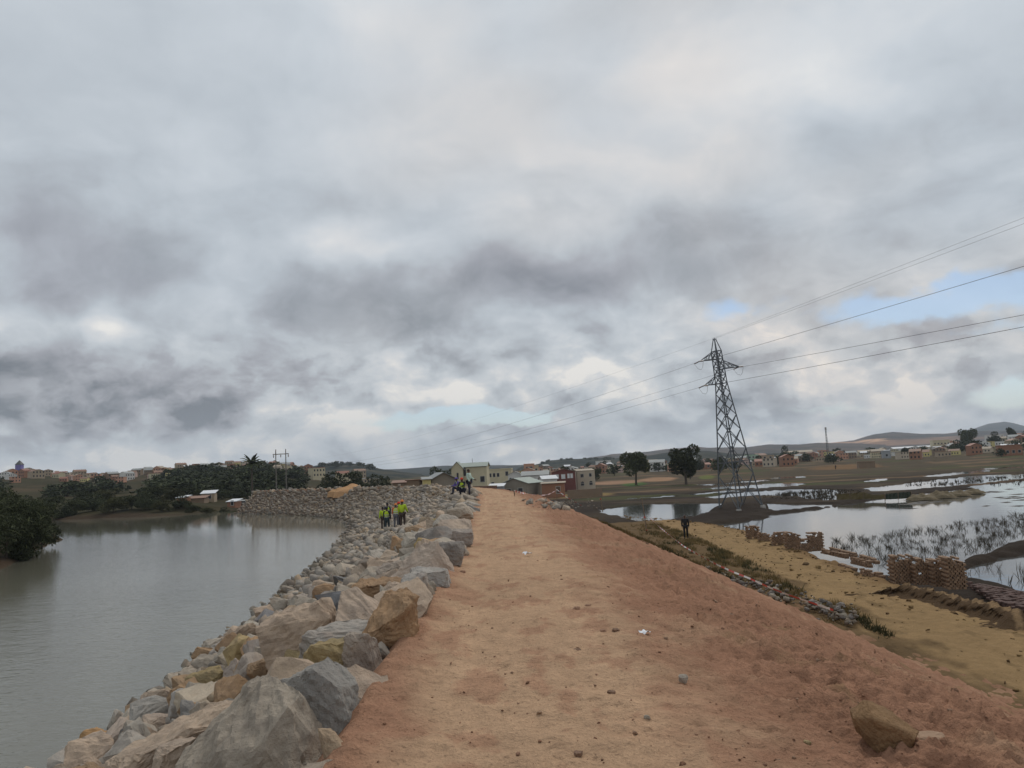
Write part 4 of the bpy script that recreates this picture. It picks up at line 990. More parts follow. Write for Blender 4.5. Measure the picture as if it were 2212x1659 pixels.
stake('far1', 'thin stake at the far tape corner near the brick wall', (1203, 1082), (1203, 1056), .05)
stake('far2', 'short thin stake below the sagging tape', (1179, 1082), (1179, 1070), .04)
stake('far3', 'thin stake at the far left end of the tape', (1111, 1072), (1110, 1060), .05)
MAT_REFL_PALE = plain('pale_band', (.7, .7, .66), .5)
def tape(label, pts, w, seg):
    """a barrier tape twisting a little, red and white lengths"""
    P = [Vector(p) for p in pts]; L = [0]
    for a, b in zip(P, P[1:]): L.append(L[-1]+(b-a).length)
    n = max(8, int(L[-1]/.22)); pos = np.linspace(0, L[-1], n); xyz = [np.interp(pos, L, [p[k] for p in P]) for k in range(3)]
    t = thing('barrier_tape', label, 'barrier tape', tuple(P[0]))
    segs = {}
    for i in range(n-1):
        c = int(pos[i]//seg) % 2; segs.setdefault((int(pos[i]//seg), c), []).append(i)
    for (s, c), ids in segs.items():
        mb = MB(); V = []; F = []
        for i in ids+[ids[-1]+1]:
            q = Vector((xyz[0][i], xyz[1][i], xyz[2][i]))-P[0]; tw = .5*math.sin(pos[i]*.5+.6)
            V += [q+Vector((math.sin(tw)*w/2, 0, math.cos(tw)*w/2)), q-Vector((math.sin(tw)*w/2, 0, math.cos(tw)*w/2))]
        for i in range(len(ids)): F.append((2*i, 2*i+1, 2*i+3, 2*i+2))
        mb.add(V, F); mb.build('red_length' if c else 'white_length', MAT_TAPE_R if c else MAT_TAPE_W, t)
def sag3(a, b, s, n=9): return [tuple(Vector(a).lerp(Vector(b), t)-Vector((0, 0, s*4*t*(1-t)))) for t in np.linspace(0, 1, n)]
f3, f1 = STAKES['far3'][1], STAKES['far1'][1]
tape('red and white tape sagging between far stakes by the houses', sag3(f3, f1-Vector((0, 0, .1)), .55), .10, 1.1)
tape('short red and white tape slanting down from the far stake', [tuple(f1-Vector((0, 0, .1)))]+[tuple(at_y(px, py, f1.y-dy)) for px, py, dy in ((1222, 1073, 4), (1256, 1092, 9))], .09, 1.0)
_tp = []
for px, py in [(1404, 1118), (1425, 1139), (1445, 1155), (1477, 1180), (1506, 1197), (1547, 1219), (1580, 1234), (1618, 1249), (1662, 1269), (1700, 1284), (1756, 1303), (1800, 1318)]:
    _tp.append(tuple(at_z(px, py, -3.62)))
tape('long red and white tape stretched low along the foot of the red slope', _tp, .075, .75)

# ================================================================ PLANTS
def leaf_mesh(name, ells, n, size, seed, asp=.55, droop=.0, layers=.55):
    """leaf-sized quads through several uneven clumps; ells = (cx,cy,cz,rx,ry,rz,weight)"""
    rng = np.random.default_rng(seed); E = np.array(ells, float); w = E[:, 6]/E[:, 6].sum()
    k = rng.choice(len(E), n, p=w); d = rng.normal(size=(n, 3)); d /= np.linalg.norm(d, axis=1)[:, None]
    rr = rng.uniform(layers, 1.0, n)**.7
    c = E[k, :3]+d*E[k, 3:6]*rr[:, None]
    lump = fbm(c[:, 0]*1.1+c[:, 2], c[:, 1]*1.1-c[:, 2], 2, .5, seed); keep = lump > -.28; c = c[keep]; d = d[keep]; n = len(c)
    a = rng.normal(size=(n, 3))+d*.7; a[:, 2] -= droop; a /= np.linalg.norm(a, axis=1)[:, None]
    b = np.cross(a, rng.normal(size=(n, 3))); b /= np.linalg.norm(b, axis=1)[:, None]
    s = size*rng.uniform(.6, 1.35, n)[:, None]
    V = np.stack([c-a*s*.5, c+b*s*asp*.5, c+a*s*.5, c-b*s*asp*.5], 1).reshape(-1, 3)
    return mesh_np(name, V, np.arange(4*n).reshape(n, 4))
def trunk_mesh(h, r, seed, limbs=4, spread=.35, crown_h=None):
    rng = np.random.default_rng(seed); mb = MB(); lean = rng.normal(0, .04, 2)
    pts = [Vector((lean[0]*h*f*f, lean[1]*h*f*f, h*f-.3*(f == 0))) for f in (0, .15, .4, .7, 1)]
    mb.tube(pts, [r*1.35, r, r*.85, r*.7, r*.5], 7)
    for k in range(limbs):
        a = rng.uniform(0, 6.28); s = pts[2].lerp(pts[4], rng.uniform(.0, .8)); L = (crown_h or h)*rng.uniform(.35, .6)
        e = s+Vector((math.cos(a)*L*spread*1.6, math.sin(a)*L*spread*1.6, L*.8)); mb.tube([s, s.lerp(e, .5)+Vector((0, 0, -.05*L)), e], [r*.5, r*.35, r*.12], 5)
    return mb.mesh('trunk')
MAT_BARK = plain('bark', (.075, .058, .043), .95, .4, 4.0)
LEAF_DARK = leaf_mat('leaf_dark', (.052, .060, .031)); LEAF_MID = leaf_mat('leaf_mid', (.058, .064, .030)); LEAF_OLIVE = leaf_mat('leaf_olive', (.062, .062, .028)); LEAF_REED = leaf_mat('leaf_reed', (.085, .095, .040))
def tree(name, label, p, h, crown, n, leaf, seed, mat, group=None, trunk_h=.4, r=.18, asp=.6, clumps=9, cat='tree'):
    """crown = (half width, half height) of a crown built from uneven clumps"""
    rng = np.random.default_rng(seed); t = thing(name, label, cat, p, 0, group)
    cw, ch = crown; ce = h-ch; el = []
    for k in range(clumps):
        a = rng.uniform(0, 6.28); rad = rng.uniform(.15, .68); zz = rng.uniform(-.62, .68)
        s = rng.uniform(.34, .58); el.append((cw*rad*math.cos(a), cw*rad*math.sin(a), ce+ch*zz, cw*s, cw*s, ch*s*.9, s*s))
    obj('trunk', trunk_mesh(h*trunk_h+ch*.5, r, seed, 5, .4, ch*1.4), MAT_BARK, t)
    obj('crown', leaf_mesh('crown', el, n, leaf, seed, asp), mat, t)
    return t
def copy_thing(t, loc, rotz=0, scale=1.0, label=None, group=None):
    c = t.copy(); COL.objects.link(c); c.location = loc; c.rotation_euler = (0, 0, rotz); c.scale = (scale, scale, scale*1.0) if not isinstance(scale, tuple) else scale
    if label: c['label'] = label
    if group: c['group'] = group
    for ch in t.children:
        k = ch.copy(); COL.objects.link(k); k.parent = c
        for g in ch.children:
            q = g.copy(); COL.objects.link(q); q.parent = k
    return c
# two round trees on the fields
p = at_y(1374, 1043, 245); tree('round_tree', 'dark leaning tree with a broken crown, nearer the houses of two field trees', (p.x, p.y, tz(p.x, p.y)), 11.0, (4.7, 4.6), 5600, .62, 3, LEAF_MID, trunk_h=.42, r=.32, clumps=11)
p = at_y(1482, 1042, 222); tree('round_tree', 'large dark round tree standing in the fields just left of the pylon', (p.x, p.y, tz(p.x, p.y)), 11.2, (5.0, 5.0), 6800, .60, 8, LEAF_MID, trunk_h=.36, r=.34, clumps=13)
# palm on the left
def palm(label, p, h, seed, nf=22):
    rng = np.random.default_rng(seed); t = thing('palm_tree', label, 'palm', p)
    mb = MB(); mb.tube([(0, 0, -.4), (.08, 0, h*.35), (.02, .05, h*.7), (.1, 0, h)], [.32, .25, .22, .2], 8); mb.build('trunk', MAT_BARK, t)
    for k in range(nf):
        a = k*2.4+rng.uniform(-.2, .2); up = rng.uniform(-.2, 1.25); L = rng.uniform(2.5, 3.5)
        pts = []; q = Vector((.1, 0, h)); dr = Vector((math.cos(a)*math.cos(up), math.sin(a)*math.cos(up), math.sin(up)))
        V, F = [], []
        for i in range(8):
            side = Vector((-math.sin(a), math.cos(a), 0)); w = .42*math.sin(math.pi*min(1, (i+.6)/8))+.03
            V += [q+side*w-Vector((0, 0, w*.55)), q, q-side*w-Vector((0, 0, w*.55))]
            q = q+dr*(L/7); dr = (dr-Vector((0, 0, .19))).normalized()
        for i in range(7): F += [(3*i, 3*i+1, 3*i+4, 3*i+3), (3*i+1, 3*i+2, 3*i+5, 3*i+4)]
        mb = MB(); mb.add(V, F); mb.build('frond', LEAF_DARK, t)
p = at_y(544, 1046, 200); palm('dark shaggy palm standing above the far bank left of the twin poles', (p.x, p.y, tz(p.x, p.y)), at_y(543, 993, 200).z-tz(p.x, p.y)-1.0, 4)
# near left bank thicket: dense shrubs with arching stalks
def thicket(label, p, h, w, seed, n=5200, mat=LEAF_DARK):
    t = tree('riverside_shrub', label, p, h, (w, h*.52), n, .30, seed, mat, 'shrubs of the near left bank', .2, .10, .34, 12, 'shrub')
    rng = np.random.default_rng(seed); mb = MB()
    for k in range(46):
        a = rng.uniform(0, 6.28); q = Vector((math.cos(a)*w*.5*rng.uniform(.2, 1), math.sin(a)*w*.5*rng.uniform(.2, 1), h*rng.uniform(.25, .85))); dr = Vector((math.cos(a)*.8, math.sin(a)*.8, rng.uniform(.2, 1.2))).normalized(); L = rng.uniform(1.2, 2.6); pts = []
        V, F = [], []; side = Vector((-math.sin(a), math.cos(a), .1)); 
        for i in range(7):
            ww = .045*(1-i/7)+.006; V += [q+side*ww, q-side*ww]; q = q+dr*L/6; dr = (dr-Vector((0, 0, .2))).normalized()
        for i in range(6): F.append((2*i, 2*i+1, 2*i+3, 2*i+2))
        mb.add(V, F)
    mb.build('blades', LEAF_REED, t); return t
for px, y, h, w, lb, sd in [(-40, 62, 5.7, 3.2, 'tall dark shrub at the left edge above the river', 1), (14, 68, 5.9, 2.6, 'tall dark leafy shrub on the near left bank, left of one with arching stalks', 2), (62, 74, 5.5, 2.3, 'dark shrub with arching pale stalks on the near left bank', 3), (90, 84, 5.0, 2.0, 'outermost shrub of the near left bank leaning over the water', 4), (30, 90, 6.0, 3.0, 'dark shrub behind the near left bank thicket', 5), (55, 70, 3.6, 2.0, 'low shrub at the foot of the near left bank thicket', 6), (-110, 66, 5.4, 3.4, 'big dark shrub at the far left of the near bank', 7), (-20, 96, 5.2, 3.2, 'rear shrub rising behind the left thicket', 8)]:
    p = at_y(px, 1200, y); thicket(lb, (p.x, p.y, max(tz(p.x, p.y), -3.9)-.15), h, w, sd)
# brown bank roots: dry low brush along the near bank
# bushes and trees of the far bank
proto = {}
FARB = [(135, 168, 3.9, 3.0, 0), (165, 172, 4.4, 3.0, 1), (205, 176, 5.2, 3.4, 0), (245, 170, 4.3, 3.2, 2), (285, 173, 4.2, 3.2, 1), (322, 171, 5.0, 3.0, 0), (350, 166, 3.4, 2.6, 2), (388, 170, 3.4, 2.4, 0), (416, 166, 2.4, 2.0, 1), (448, 164, 1.9, 1.9, 2), (478, 168, 2.0, 1.8, 0), (505, 161, 1.3, 1.6, 1), (535, 162, 1.4, 1.6, 2), (180, 190, 5.4, 3.6, 0), (300, 192, 5.2, 3.8, 0), (372, 188, 4.8, 3.2, 2), (440, 196, 4.0, 2.8, 1), (470, 202, 5.0, 2.8, 0), (110, 186, 4.6, 3.4, 1), (60, 190, 5.0, 3.8, 0), (0, 188, 5.0, 3.8, 0), (230, 205, 5.6, 3.8, 2), (590, 200, 2.6, 2.4, 1), (640, 206, 3.0, 2.6, 0), (665, 198, 2.6, 2.4, 2), (330, 210, 5.6, 3.8, 1), (515, 210, 4.4, 3.0, 0), (555, 212, 4.6, 3.0, 0)]
ADJ = ['broad dark', 'olive tinged', 'dense round', 'ragged', 'tall dark', 'low spreading', 'thin leaved', 'dark leafy', 'bushy']
for k, (px, y, h, w, s) in enumerate(FARB):
    h *= .8
    p = at_y(px, 1090, y); z = tz(p.x, p.y)-.1
    where = 'beside the near thicket' if px < 150 else 'left of the shacks' if px < 400 else 'among the shacks' if px < 515 else 'near the twin poles'
    lb = f'{ADJ[k % 9]} bush {["by the water on", "set back on"][y > 180]} the far bank, {where}'
    if s not in proto:
        proto[s] = tree('bank_bush', lb, (p.x, p.y, z), 6.0, (3.6, 3.0), [4600, 4000, 3800][s], [.42, .46, .40][s], 70+s, [LEAF_DARK, LEAF_MID, LEAF_OLIVE][s], 'bushes along the far bank', .25, .14, .5, 11, 'bush'); t = proto[s]; t.scale = (w/3.6, w/3.6, h/6.0)
    else: copy_thing(proto[s], (p.x, p.y, z), k*1.7, (w/3.6, w/3.6, h/6.0), lb)
# dark trees behind the stone slope's far corner
for k, (px, y, h, w, lb) in enumerate([(708, 190, 5.6, 3.8, 'left end tree of the dark clump behind the far stone slope'), (735, 186, 6.6, 5.4, 'highest tree of the dark clump behind the far stone slope'), (768, 182, 6.2, 5.4, 'dense middle tree of the dark clump behind the far stone slope'), (800, 188, 5.4, 5.0, 'right end tree of the dark clump behind the far stone slope'), (822, 192, 4.4, 2.6, 'small tree at the right foot of the dark clump'), (838, 184, 4.8, 1.5, 'slim dark tree standing apart right of the dark clump'), (780, 200, 6.6, 4.2, 'rear tree of the dark clump behind the far stone slope')]):
    p = at_y(px, 1050, y); z = -3.6
    copy_thing(proto[0], (p.x, p.y, z), k*1.3, (w/3.6, w/3.6, (h+.6)/6.0), lb, 'dark trees behind the stone slope')
for k, (px, y, h, w, lb) in enumerate([(938, 260, 9.6, 3.6, 'dark tree behind the low ochre house, left of two'), (958, 262, 8.8, 3.4, 'dark tree behind the low ochre house, right of two'), (1505, 420, 8.5, 4.0, 'dark tree among the town roofs right of the big round tree'), (1560, 400, 7.0, 3.4, 'dark low tree among brick houses behind the pylon'), (1700, 470, 11, 4.6, 'umbrella shaped dark tree above the town at the right'), (2096, 640, 15, 7.5, 'broad dark tree above the long cream wall'), (2075, 560, 8, 5.0, 'low dark tree in front of the long cream wall'), (1960, 520, 6, 4.0, 'dark bush beside the grey block house'), (2150, 700, 10, 6, 'dark tree on the rise at the far right'), (2192, 690, 12, 4, 'tall dark tree on the rise at the right edge'), (1040, 300, 6.0, 3.4, 'bush behind the cream house'), (1285, 330, 5.5, 3.0, 'small tree behind the beige house')]):
    p = at_y(px, 1000, y*math.cos(azel(px, 1000)[0])); copy_thing(proto[k % 2], (p.x, p.y, tz(p.x, p.y)-.2), k*2.1, (w/3.6, w/3.6, h/6.0), lb, 'trees in the town')
# scattered woodland of the town hill
_rw = np.random.default_rng(31); hp = tree('hill_tree', 'small dark tree among the houses on the left hillside', (0, 0, -50), 6.5, (3.6, 2.9), 420, 1.0, 91, LEAF_DARK, 'trees of the left hillside', .3, .2, .6, 9)
first = True
for k in range(150):
    px = _rw.uniform(-30, 660) if k % 5 == 0 else _rw.uniform(330, 660); rr = _rw.uniform(240, 500) if px > 330 else _rw.uniform(240, 420); a = azel(px, 1020)[0]
    x, y = rr*math.sin(a), rr*math.cos(a); s = _rw.uniform(.7, 1.5)*(.8 if rr > 500 else 1)
    zone = ('low on the slope' if rr < 400 else 'high on the slope')+(' under the crowded houses at the left' if px < 330 else ' left of the palm' if px < 545 else ' right of the palm')
    if first: hp.location = (x, y, tz(x, y)-.3); hp['label'] = f'small dark tree {zone}'; hp['group'] = f'trees of the left hillside {zone}'; first = False
    else: copy_thing(hp, (x, y, tz(x, y)-.3), _rw.uniform(0, 6), (s*1.15, s*1.15, s*.6), f'small dark tree {zone}', f'trees of the left hillside {zone}')
hp2 = None
for k in range(34):
    px = _rw.uniform(680, 810) if k < 18 else _rw.uniform(1170, 1330); rr = 1120 if k < 18 else 1460; a, e = azel(px, np.interp(px, [640, 687, 736, 779, 813, 1167, 1182, 1215, 1330], [1008, 1005, 1001, 1002, 1012, 1002, 996, 993, 991]))
    s = _rw.uniform(.7, 1.5); rr *= _rw.uniform(.93, 1.0); lab = f'dark tree on the skyline of the wooded hill, {"left" if px < 740 else "right"} half' if k < 18 else 'dark tree on the wooded ridge behind the town'
    copy_thing(hp, (rr*math.sin(a), rr*math.cos(a), rr*e+1.6-4.2*s), _rw.uniform(0, 6), (s*1.3, s*1.3, s), lab, 'trees on the far ridges, '+lab[-10:])
for k in range(60):
    px = _rw.uniform(1130, 2230); rr = _rw.uniform(360, 760); a = azel(px, 1000)[0]; x, y = rr*math.sin(a), rr*math.cos(a); s = _rw.uniform(.5, 1.0)*(.8+rr/1500)
    copy_thing(hp, (x, y, tz(x, y)-.3), _rw.uniform(0, 6), (s*1.2, s*1.2, s*.85), f'small dark tree among the town houses {"left of the pylon" if px < 1560 else "between pylon and mast" if px < 1790 else "right of the radio mast"}', f'small trees of the town {"left of the pylon" if px < 1560 else "between pylon and mast" if px < 1790 else "right of the mast"}')
# dry grass, weeds on the slope's foot; reeds in the pools; stubble
def blades(name, label, P, h, w, mat, seed, per=6, lean=.35):
    rng = np.random.default_rng(seed); P = np.repeat(np.array(P), per, 0); n = len(P); P = P+np.c_[rng.normal(0, .07, (n, 2)), np.zeros(n)]
    a = rng.uniform(0, 6.28, n); H = np.repeat(np.array(h), per)*rng.uniform(.5, 1.15, n) if np.ndim(h) else h*rng.uniform(.4, 1.2, n)
    side = np.stack([np.cos(a), np.sin(a), 0*a], 1)*w; tip = np.stack([rng.normal(0, lean, n)*H, rng.normal(0, lean, n)*H, H], 1)
    midp = tip*.55; midp[:, 2] *= 1.12
    V = np.stack([P-side, P+side, P+midp+side*.7, P+tip, P+midp-side*.7], 1).reshape(-1, 3)
    return tag(obj(name, mesh_np(name, V, np.arange(5*n).reshape(n, 5)), mat), label, kind='stuff')
MAT_DRY = leaf_mat('dry_grass', (.17, .125, .055)); MAT_WEED = leaf_mat('weed', (.068, .066, .032)); MAT_REED = leaf_mat('dead_reed', (.10, .082, .058), .4)
_rg = np.random.default_rng(99)
X, Y, Z, Q = EMB
def emb_pick(n, y0, y1, q0, q1, thr, fx=.9, fy=.6, ox=23):
    m = (Y > y0) & (Y < y1) & (Q > q0) & (Q < q1) & (fbm(X*fx, Y*fy, 4, .6, ox) > thr); ij = np.argwhere(m)
    if len(ij) == 0: return []
    s = ij[_rg.integers(len(ij), size=n)]; return [(X[i, j], Y[i, j], Z[i, j]-.02) for i, j in s]
blades('dry_grass', 'dry brown grass tufts on the lower part of the red slope', emb_pick(1300, 38, 80, 7.5, 12.6, .05), .22, .012, MAT_DRY, 1, 7)
blades('weeds', 'low green weeds on the lower part of the red slope', emb_pick(420, 36, 75, 8.0, 12.4, .26), .20, .018, MAT_WEED, 2, 7)
def track_edge(n, y0, y1, thr, sd):
    out = []
    while len(out) < n:
        y = _rg.uniform(y0, y1, 3000)**1.0; e = np.interp(y, *zip(*TR_Y)); x = e-np.abs(_rg.normal(0, 1.5, 3000))+.25
        m = fbm(x*.7, y*.35, 3, .6, sd) > thr; out += [(a, b, -4.12) for a, b in zip(x[m], y[m])]
    return out[:n]
blades('margin_grass', 'dry grass along the brown margin between tape and yellow track', track_edge(1500, 27, 74, .0, 3), .20, .012, MAT_DRY, 11, 7)
blades('margin_weeds', 'patches of green weeds along the brown margin of the yellow track', track_edge(420, 30, 70, .2, 9), .20, .016, MAT_WEED, 12, 7)
_w = [tuple(at_z(px, py, -4.12)) for px, py in zip(_rg.normal(1885, 26, 150), _rg.normal(1352, 9, 150))]
_w = [tuple(at_z(1850+70*t+_rg.normal(0, 5), 1338+38*t+_rg.normal(0, 3), -4.08)) for t in _rg.uniform(0, 1, 70)]
blades('edge_weeds', 'dark green weeds where the red dirt meets the yellow track', _w, .17, .012, MAT_WEED, 3, 7)
REED_POLY = PZ([(1775, 1172), (1830, 1160), (1960, 1144), (2100, 1126), (2212, 1110), (2400, 1090), (2400, 1160), (2212, 1166), (2130, 1190), (2060, 1205), (1980, 1212), (1900, 1225), (1840, 1200)], PADDY_Z)
def in_poly(poly, n, rng, thr=None, s=.4):
    a = np.array(poly); out = []
    lo, hi = a.min(0), a.max(0)
    while len(out) < n:
        q = rng.uniform(lo, hi, (4000, 2)); m = poly_sd(q[:, 0], q[:, 1], poly) < 0
        if thr is not None: m &= fbm(q[:, 0]*s, q[:, 1]*s, 3, .6, 5) > thr
        out += [tuple(x) for x in q[m]]
    return out[:n]
_q = in_poly(REED_POLY, 620, _rg, -.06, .5)
blades('reeds', 'dark dead reeds standing in the nearest flooded field', [(x, y, PADDY_Z-.1) for x, y in _q], _rg.uniform(.22, .60, len(_q)), .014, MAT_REED, 4, 11, .5)
_q = in_poly(PZ([(2090, 1240), (2140, 1222), (2212, 1205), (2400, 1180), (2400, 1290), (2212, 1268), (2130, 1256)], PADDY_Z), 60, _rg)
blades('pool_reeds', 'dark reeds in the small pool at the right edge', [(x, y, PADDY_Z-.1) for x, y in _q], .6, .016, MAT_REED, 5, 6, .28)
_q = in_poly(PZ([(1860, 1053), (1960, 1040), (2100, 1034), (2212, 1022), (2400, 1010), (2400, 1040), (2212, 1049), (2100, 1046), (1990, 1050)], PADDY_Z), 420, _rg, .0, .15)+in_poly(PZ([(1640, 1076), (1700, 1064), (1800, 1058), (1870, 1062), (1850, 1078), (1700, 1080)], PADDY_Z), 380, _rg)
blades('field_stubble', 'brown stubble and dead reeds among the farther flooded fields', [(x, y, PADDY_Z-.1) for x, y in _q], _rg.uniform(.25, .6, len(_q)), .05, MAT_REED, 6, 7, .4)
_q = in_poly(PZ([(1900, 1110), (1960, 1080), (2212, 1052), (2400, 1040), (2400, 1100), (2212, 1100), (2060, 1104)], PADDY_Z), 60, _rg, .12, .2)
def floats():
    rng = np.random.default_rng(8); mb = MB()
    for x, y in _q:
        L, w = rng.uniform(.6, 2.6), rng.uniform(.12, .4); a = rng.uniform(-.5, .5); c, s = math.cos(a), math.sin(a); n = 8; V = [(x, y, PADDY_Z+.09)]
        for i in range(n):
            t = 6.283*i/n; u, v = L*math.cos(t)*rng.uniform(.7, 1), w*math.sin(t)*rng.uniform(.6, 1); V.append((x+u*c-v*s, y+u*s+v*c, PADDY_Z-.02))
        mb.add(V, [(0, 1+i, 1+(i+1) % n) for i in range(n)])
    tag(mb.build('mud_shoals', MAT_FIELD2), 'thin dark shoals of mud breaking the surface of the flooded field', kind='stuff')
MAT_FIELD2 = plain('wet_mud', (.045, .036, .03), .7, .3)
floats()
# ================================================================ BRICKS BESIDE THE TRACK
MAT_BRICK = plain('raw_brick', (.255, .162, .100), .95, .35, 9.0, .006, 0, .22)
MAT_BRICKD = plain('damp_brick', (.105, .062, .050), .95, .35, 9.0, .006, 0, .25)
MAT_BRICKR = plain('fired_brick', (.33, .15, .085), .95, .35, 9.0, .006, 0, .2)
def brick_me(l, w, h, mat):
    bm = bmesh.new(); bmesh.ops.create_cube(bm, size=1)
    for v in bm.verts: v.co = Vector((v.co.x*l, v.co.y*w, v.co.z*h))
    bmesh.ops.bevel(bm, geom=bm.edges[:], offset=.008, segments=1, affect='EDGES')
    me = bpy.data.meshes.new('brick'); bm.to_mesh(me); bm.free(); me.materials.append(mat); return me
BRICK = brick_me(.23, .115, .085, MAT_BRICK); BRICKD = brick_me(.24, .12, .09, MAT_BRICKD); BRICKR = brick_me(.24, .12, .09, MAT_BRICKR)
_rb = np.random.default_rng(15)
def put_brick(me, t, x, y, z, rz, tilt=0):
    o = bpy.data.objects.new('brick', me); COL.objects.link(o); o.parent = t; o.location = (x, y, z); o.rotation_euler = (tilt, 0, rz+_rb.normal(0, .05)); return o
def brick_stack(label, p, cols, layers, depth=2, rz=0.0, group='stacks of raw bricks along the track', me=BRICK, bh=.088):
    """open stack: headers face the track with a gap beside each, alternate layers shifted; uneven top"""
    t = thing('brick_stack', label, 'brick stack', p, rz, group)
    for L in range(layers):
        for c in range(cols):
            top = layers-int(_rb.choice([0, 0, 1, 2, 3]))
            if L >= top or (L > 1 and _rb.random() < .03): continue
            sh = .095 if L % 2 else 0.0
            for d in range(depth):
                if d and L not in (0, layers-1, layers-2) and c not in (0, cols-1): continue
                put_brick(me, t, (c-(cols-1)/2)*.15+sh*.79-.035+_rb.normal(0, .008), d*.25+_rb.normal(0, .012), .044+L*bh, math.pi/2)
    return t
def ground_px(px, py, z=-4.12): return at_z(px, py, z)
for a, py, cols, lay, lb in [(1952, 1258, 6, 14, 'first brick stack from the left of the four tall front stacks'), (1999, 1260, 6, 13, 'second brick stack from the left of the four tall front stacks'), (2037, 1264, 5, 14, 'third brick stack from the left of the four tall front stacks'), (2068, 1270, 5, 15, 'rightmost brick stack of the four tall front stacks, the tallest')]:
    p = ground_px(a, py, -4.35); brick_stack(lb, (p.x, p.y, -4.40), cols, lay, 3, R(-8))
for a, py, cols, lay, lb in [(1628, 1170, 6, 13, 'leftmost low brick stack beside the water, left half'), (1652, 1176, 5, 10, 'short brick stack joined to the leftmost low stack'), (1688, 1184, 7, 12, 'brick stack left of the middle group by the water'), (1714, 1192, 6, 14, 'middle brick stack with two bricks perched on its top'), (1738, 1191, 6, 9, 'low worn brick stack between two higher ones'), (1764, 1189, 6, 13, 'right brick stack of the middle group by the reeds')]:
    p = ground_px(a, py, -4.3); brick_stack(lb, (p.x, p.y, -4.34), cols, lay, 2, R(_rb.normal(-5, 6)))
p = ground_px(1700, 1178, -4.3)
def brick_row(label, px0, py0, px1, py1, lay, me=BRICK, z=-4.2, group='low rows of bricks along the track', name='brick_row'):
    a = ground_px(px0, py0, z); b = ground_px(px1, py1, z); d = b-a; L = d.length; n = max(2, int(L/.15)); rz = math.atan2(d.y, d.x)
    t = thing(name, label, 'brick row', (a.x, a.y, z-.04), rz, group)
    for l in range(lay):
        for i in range(n):
            if l == lay-1 and _rb.random() < .3: continue
            put_brick(me, t, i*.15+(.07 if l % 2 else 0), _rb.normal(0, .02), .045+l*.09, math.pi/2)
    return t
for r in [('low brick row just right of the middle stacks', 1778, 1194, 1832, 1206, 3), ('second low brick row behind the first, sloping to the water', 1795, 1190, 1850, 1204, 3), ('low double brick row left of the tall front stacks', 1842, 1216, 1884, 1226, 4), ('short brick row ending at the reeds', 1860, 1207, 1898, 1218, 3), ('broken brick row in front of the tall stacks', 1862, 1238, 1912, 1250, 3), ('lowest scattered brick row on the near side', 1815, 1222, 1850, 1234, 2)]:
    brick_row(r[0], *r[1:])
# dark damp bricks laid out to dry at the right edge
for k in range(9):
    f = k/8; py0 = 1263+f*40; brick_row(f'row of dark damp bricks drying at the right edge, {["first", "second", "third", "fourth", "fifth", "sixth", "seventh", "eighth", "ninth"][k]} from the water', 2092+f*62, py0, 2236+f*14, py0+28-f*4, 2, BRICKD, -4.75, 'rows of dark damp bricks laid out to dry')
# the earth ledge beside the bricks
def ledge():
    pts = [(1880, 1262), (1960, 1262), (2030, 1278), (2100, 1298), (2150, 1310), (2188, 1318), (2200, 1340)]
    c = [at_z(a, b+14, -3.98) for a, b in pts]; n = 170
    xs = np.interp(np.linspace(0, 1, n), np.linspace(0, 1, len(c)), [q.x for q in c]); ys = np.interp(np.linspace(0, 1, n), np.linspace(0, 1, len(c)), [q.y for q in c])
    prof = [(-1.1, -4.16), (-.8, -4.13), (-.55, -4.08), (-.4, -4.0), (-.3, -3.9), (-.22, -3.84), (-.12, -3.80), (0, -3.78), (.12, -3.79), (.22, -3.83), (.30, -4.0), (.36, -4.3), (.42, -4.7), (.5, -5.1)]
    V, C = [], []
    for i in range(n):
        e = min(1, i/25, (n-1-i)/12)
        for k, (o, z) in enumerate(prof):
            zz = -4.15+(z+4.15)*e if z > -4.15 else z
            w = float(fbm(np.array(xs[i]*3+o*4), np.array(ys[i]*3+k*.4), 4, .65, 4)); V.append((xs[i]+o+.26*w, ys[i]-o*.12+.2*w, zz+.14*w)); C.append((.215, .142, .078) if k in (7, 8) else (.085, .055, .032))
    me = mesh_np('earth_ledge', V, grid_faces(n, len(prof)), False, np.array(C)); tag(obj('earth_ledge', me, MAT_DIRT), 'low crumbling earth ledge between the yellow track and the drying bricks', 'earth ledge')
ledge()
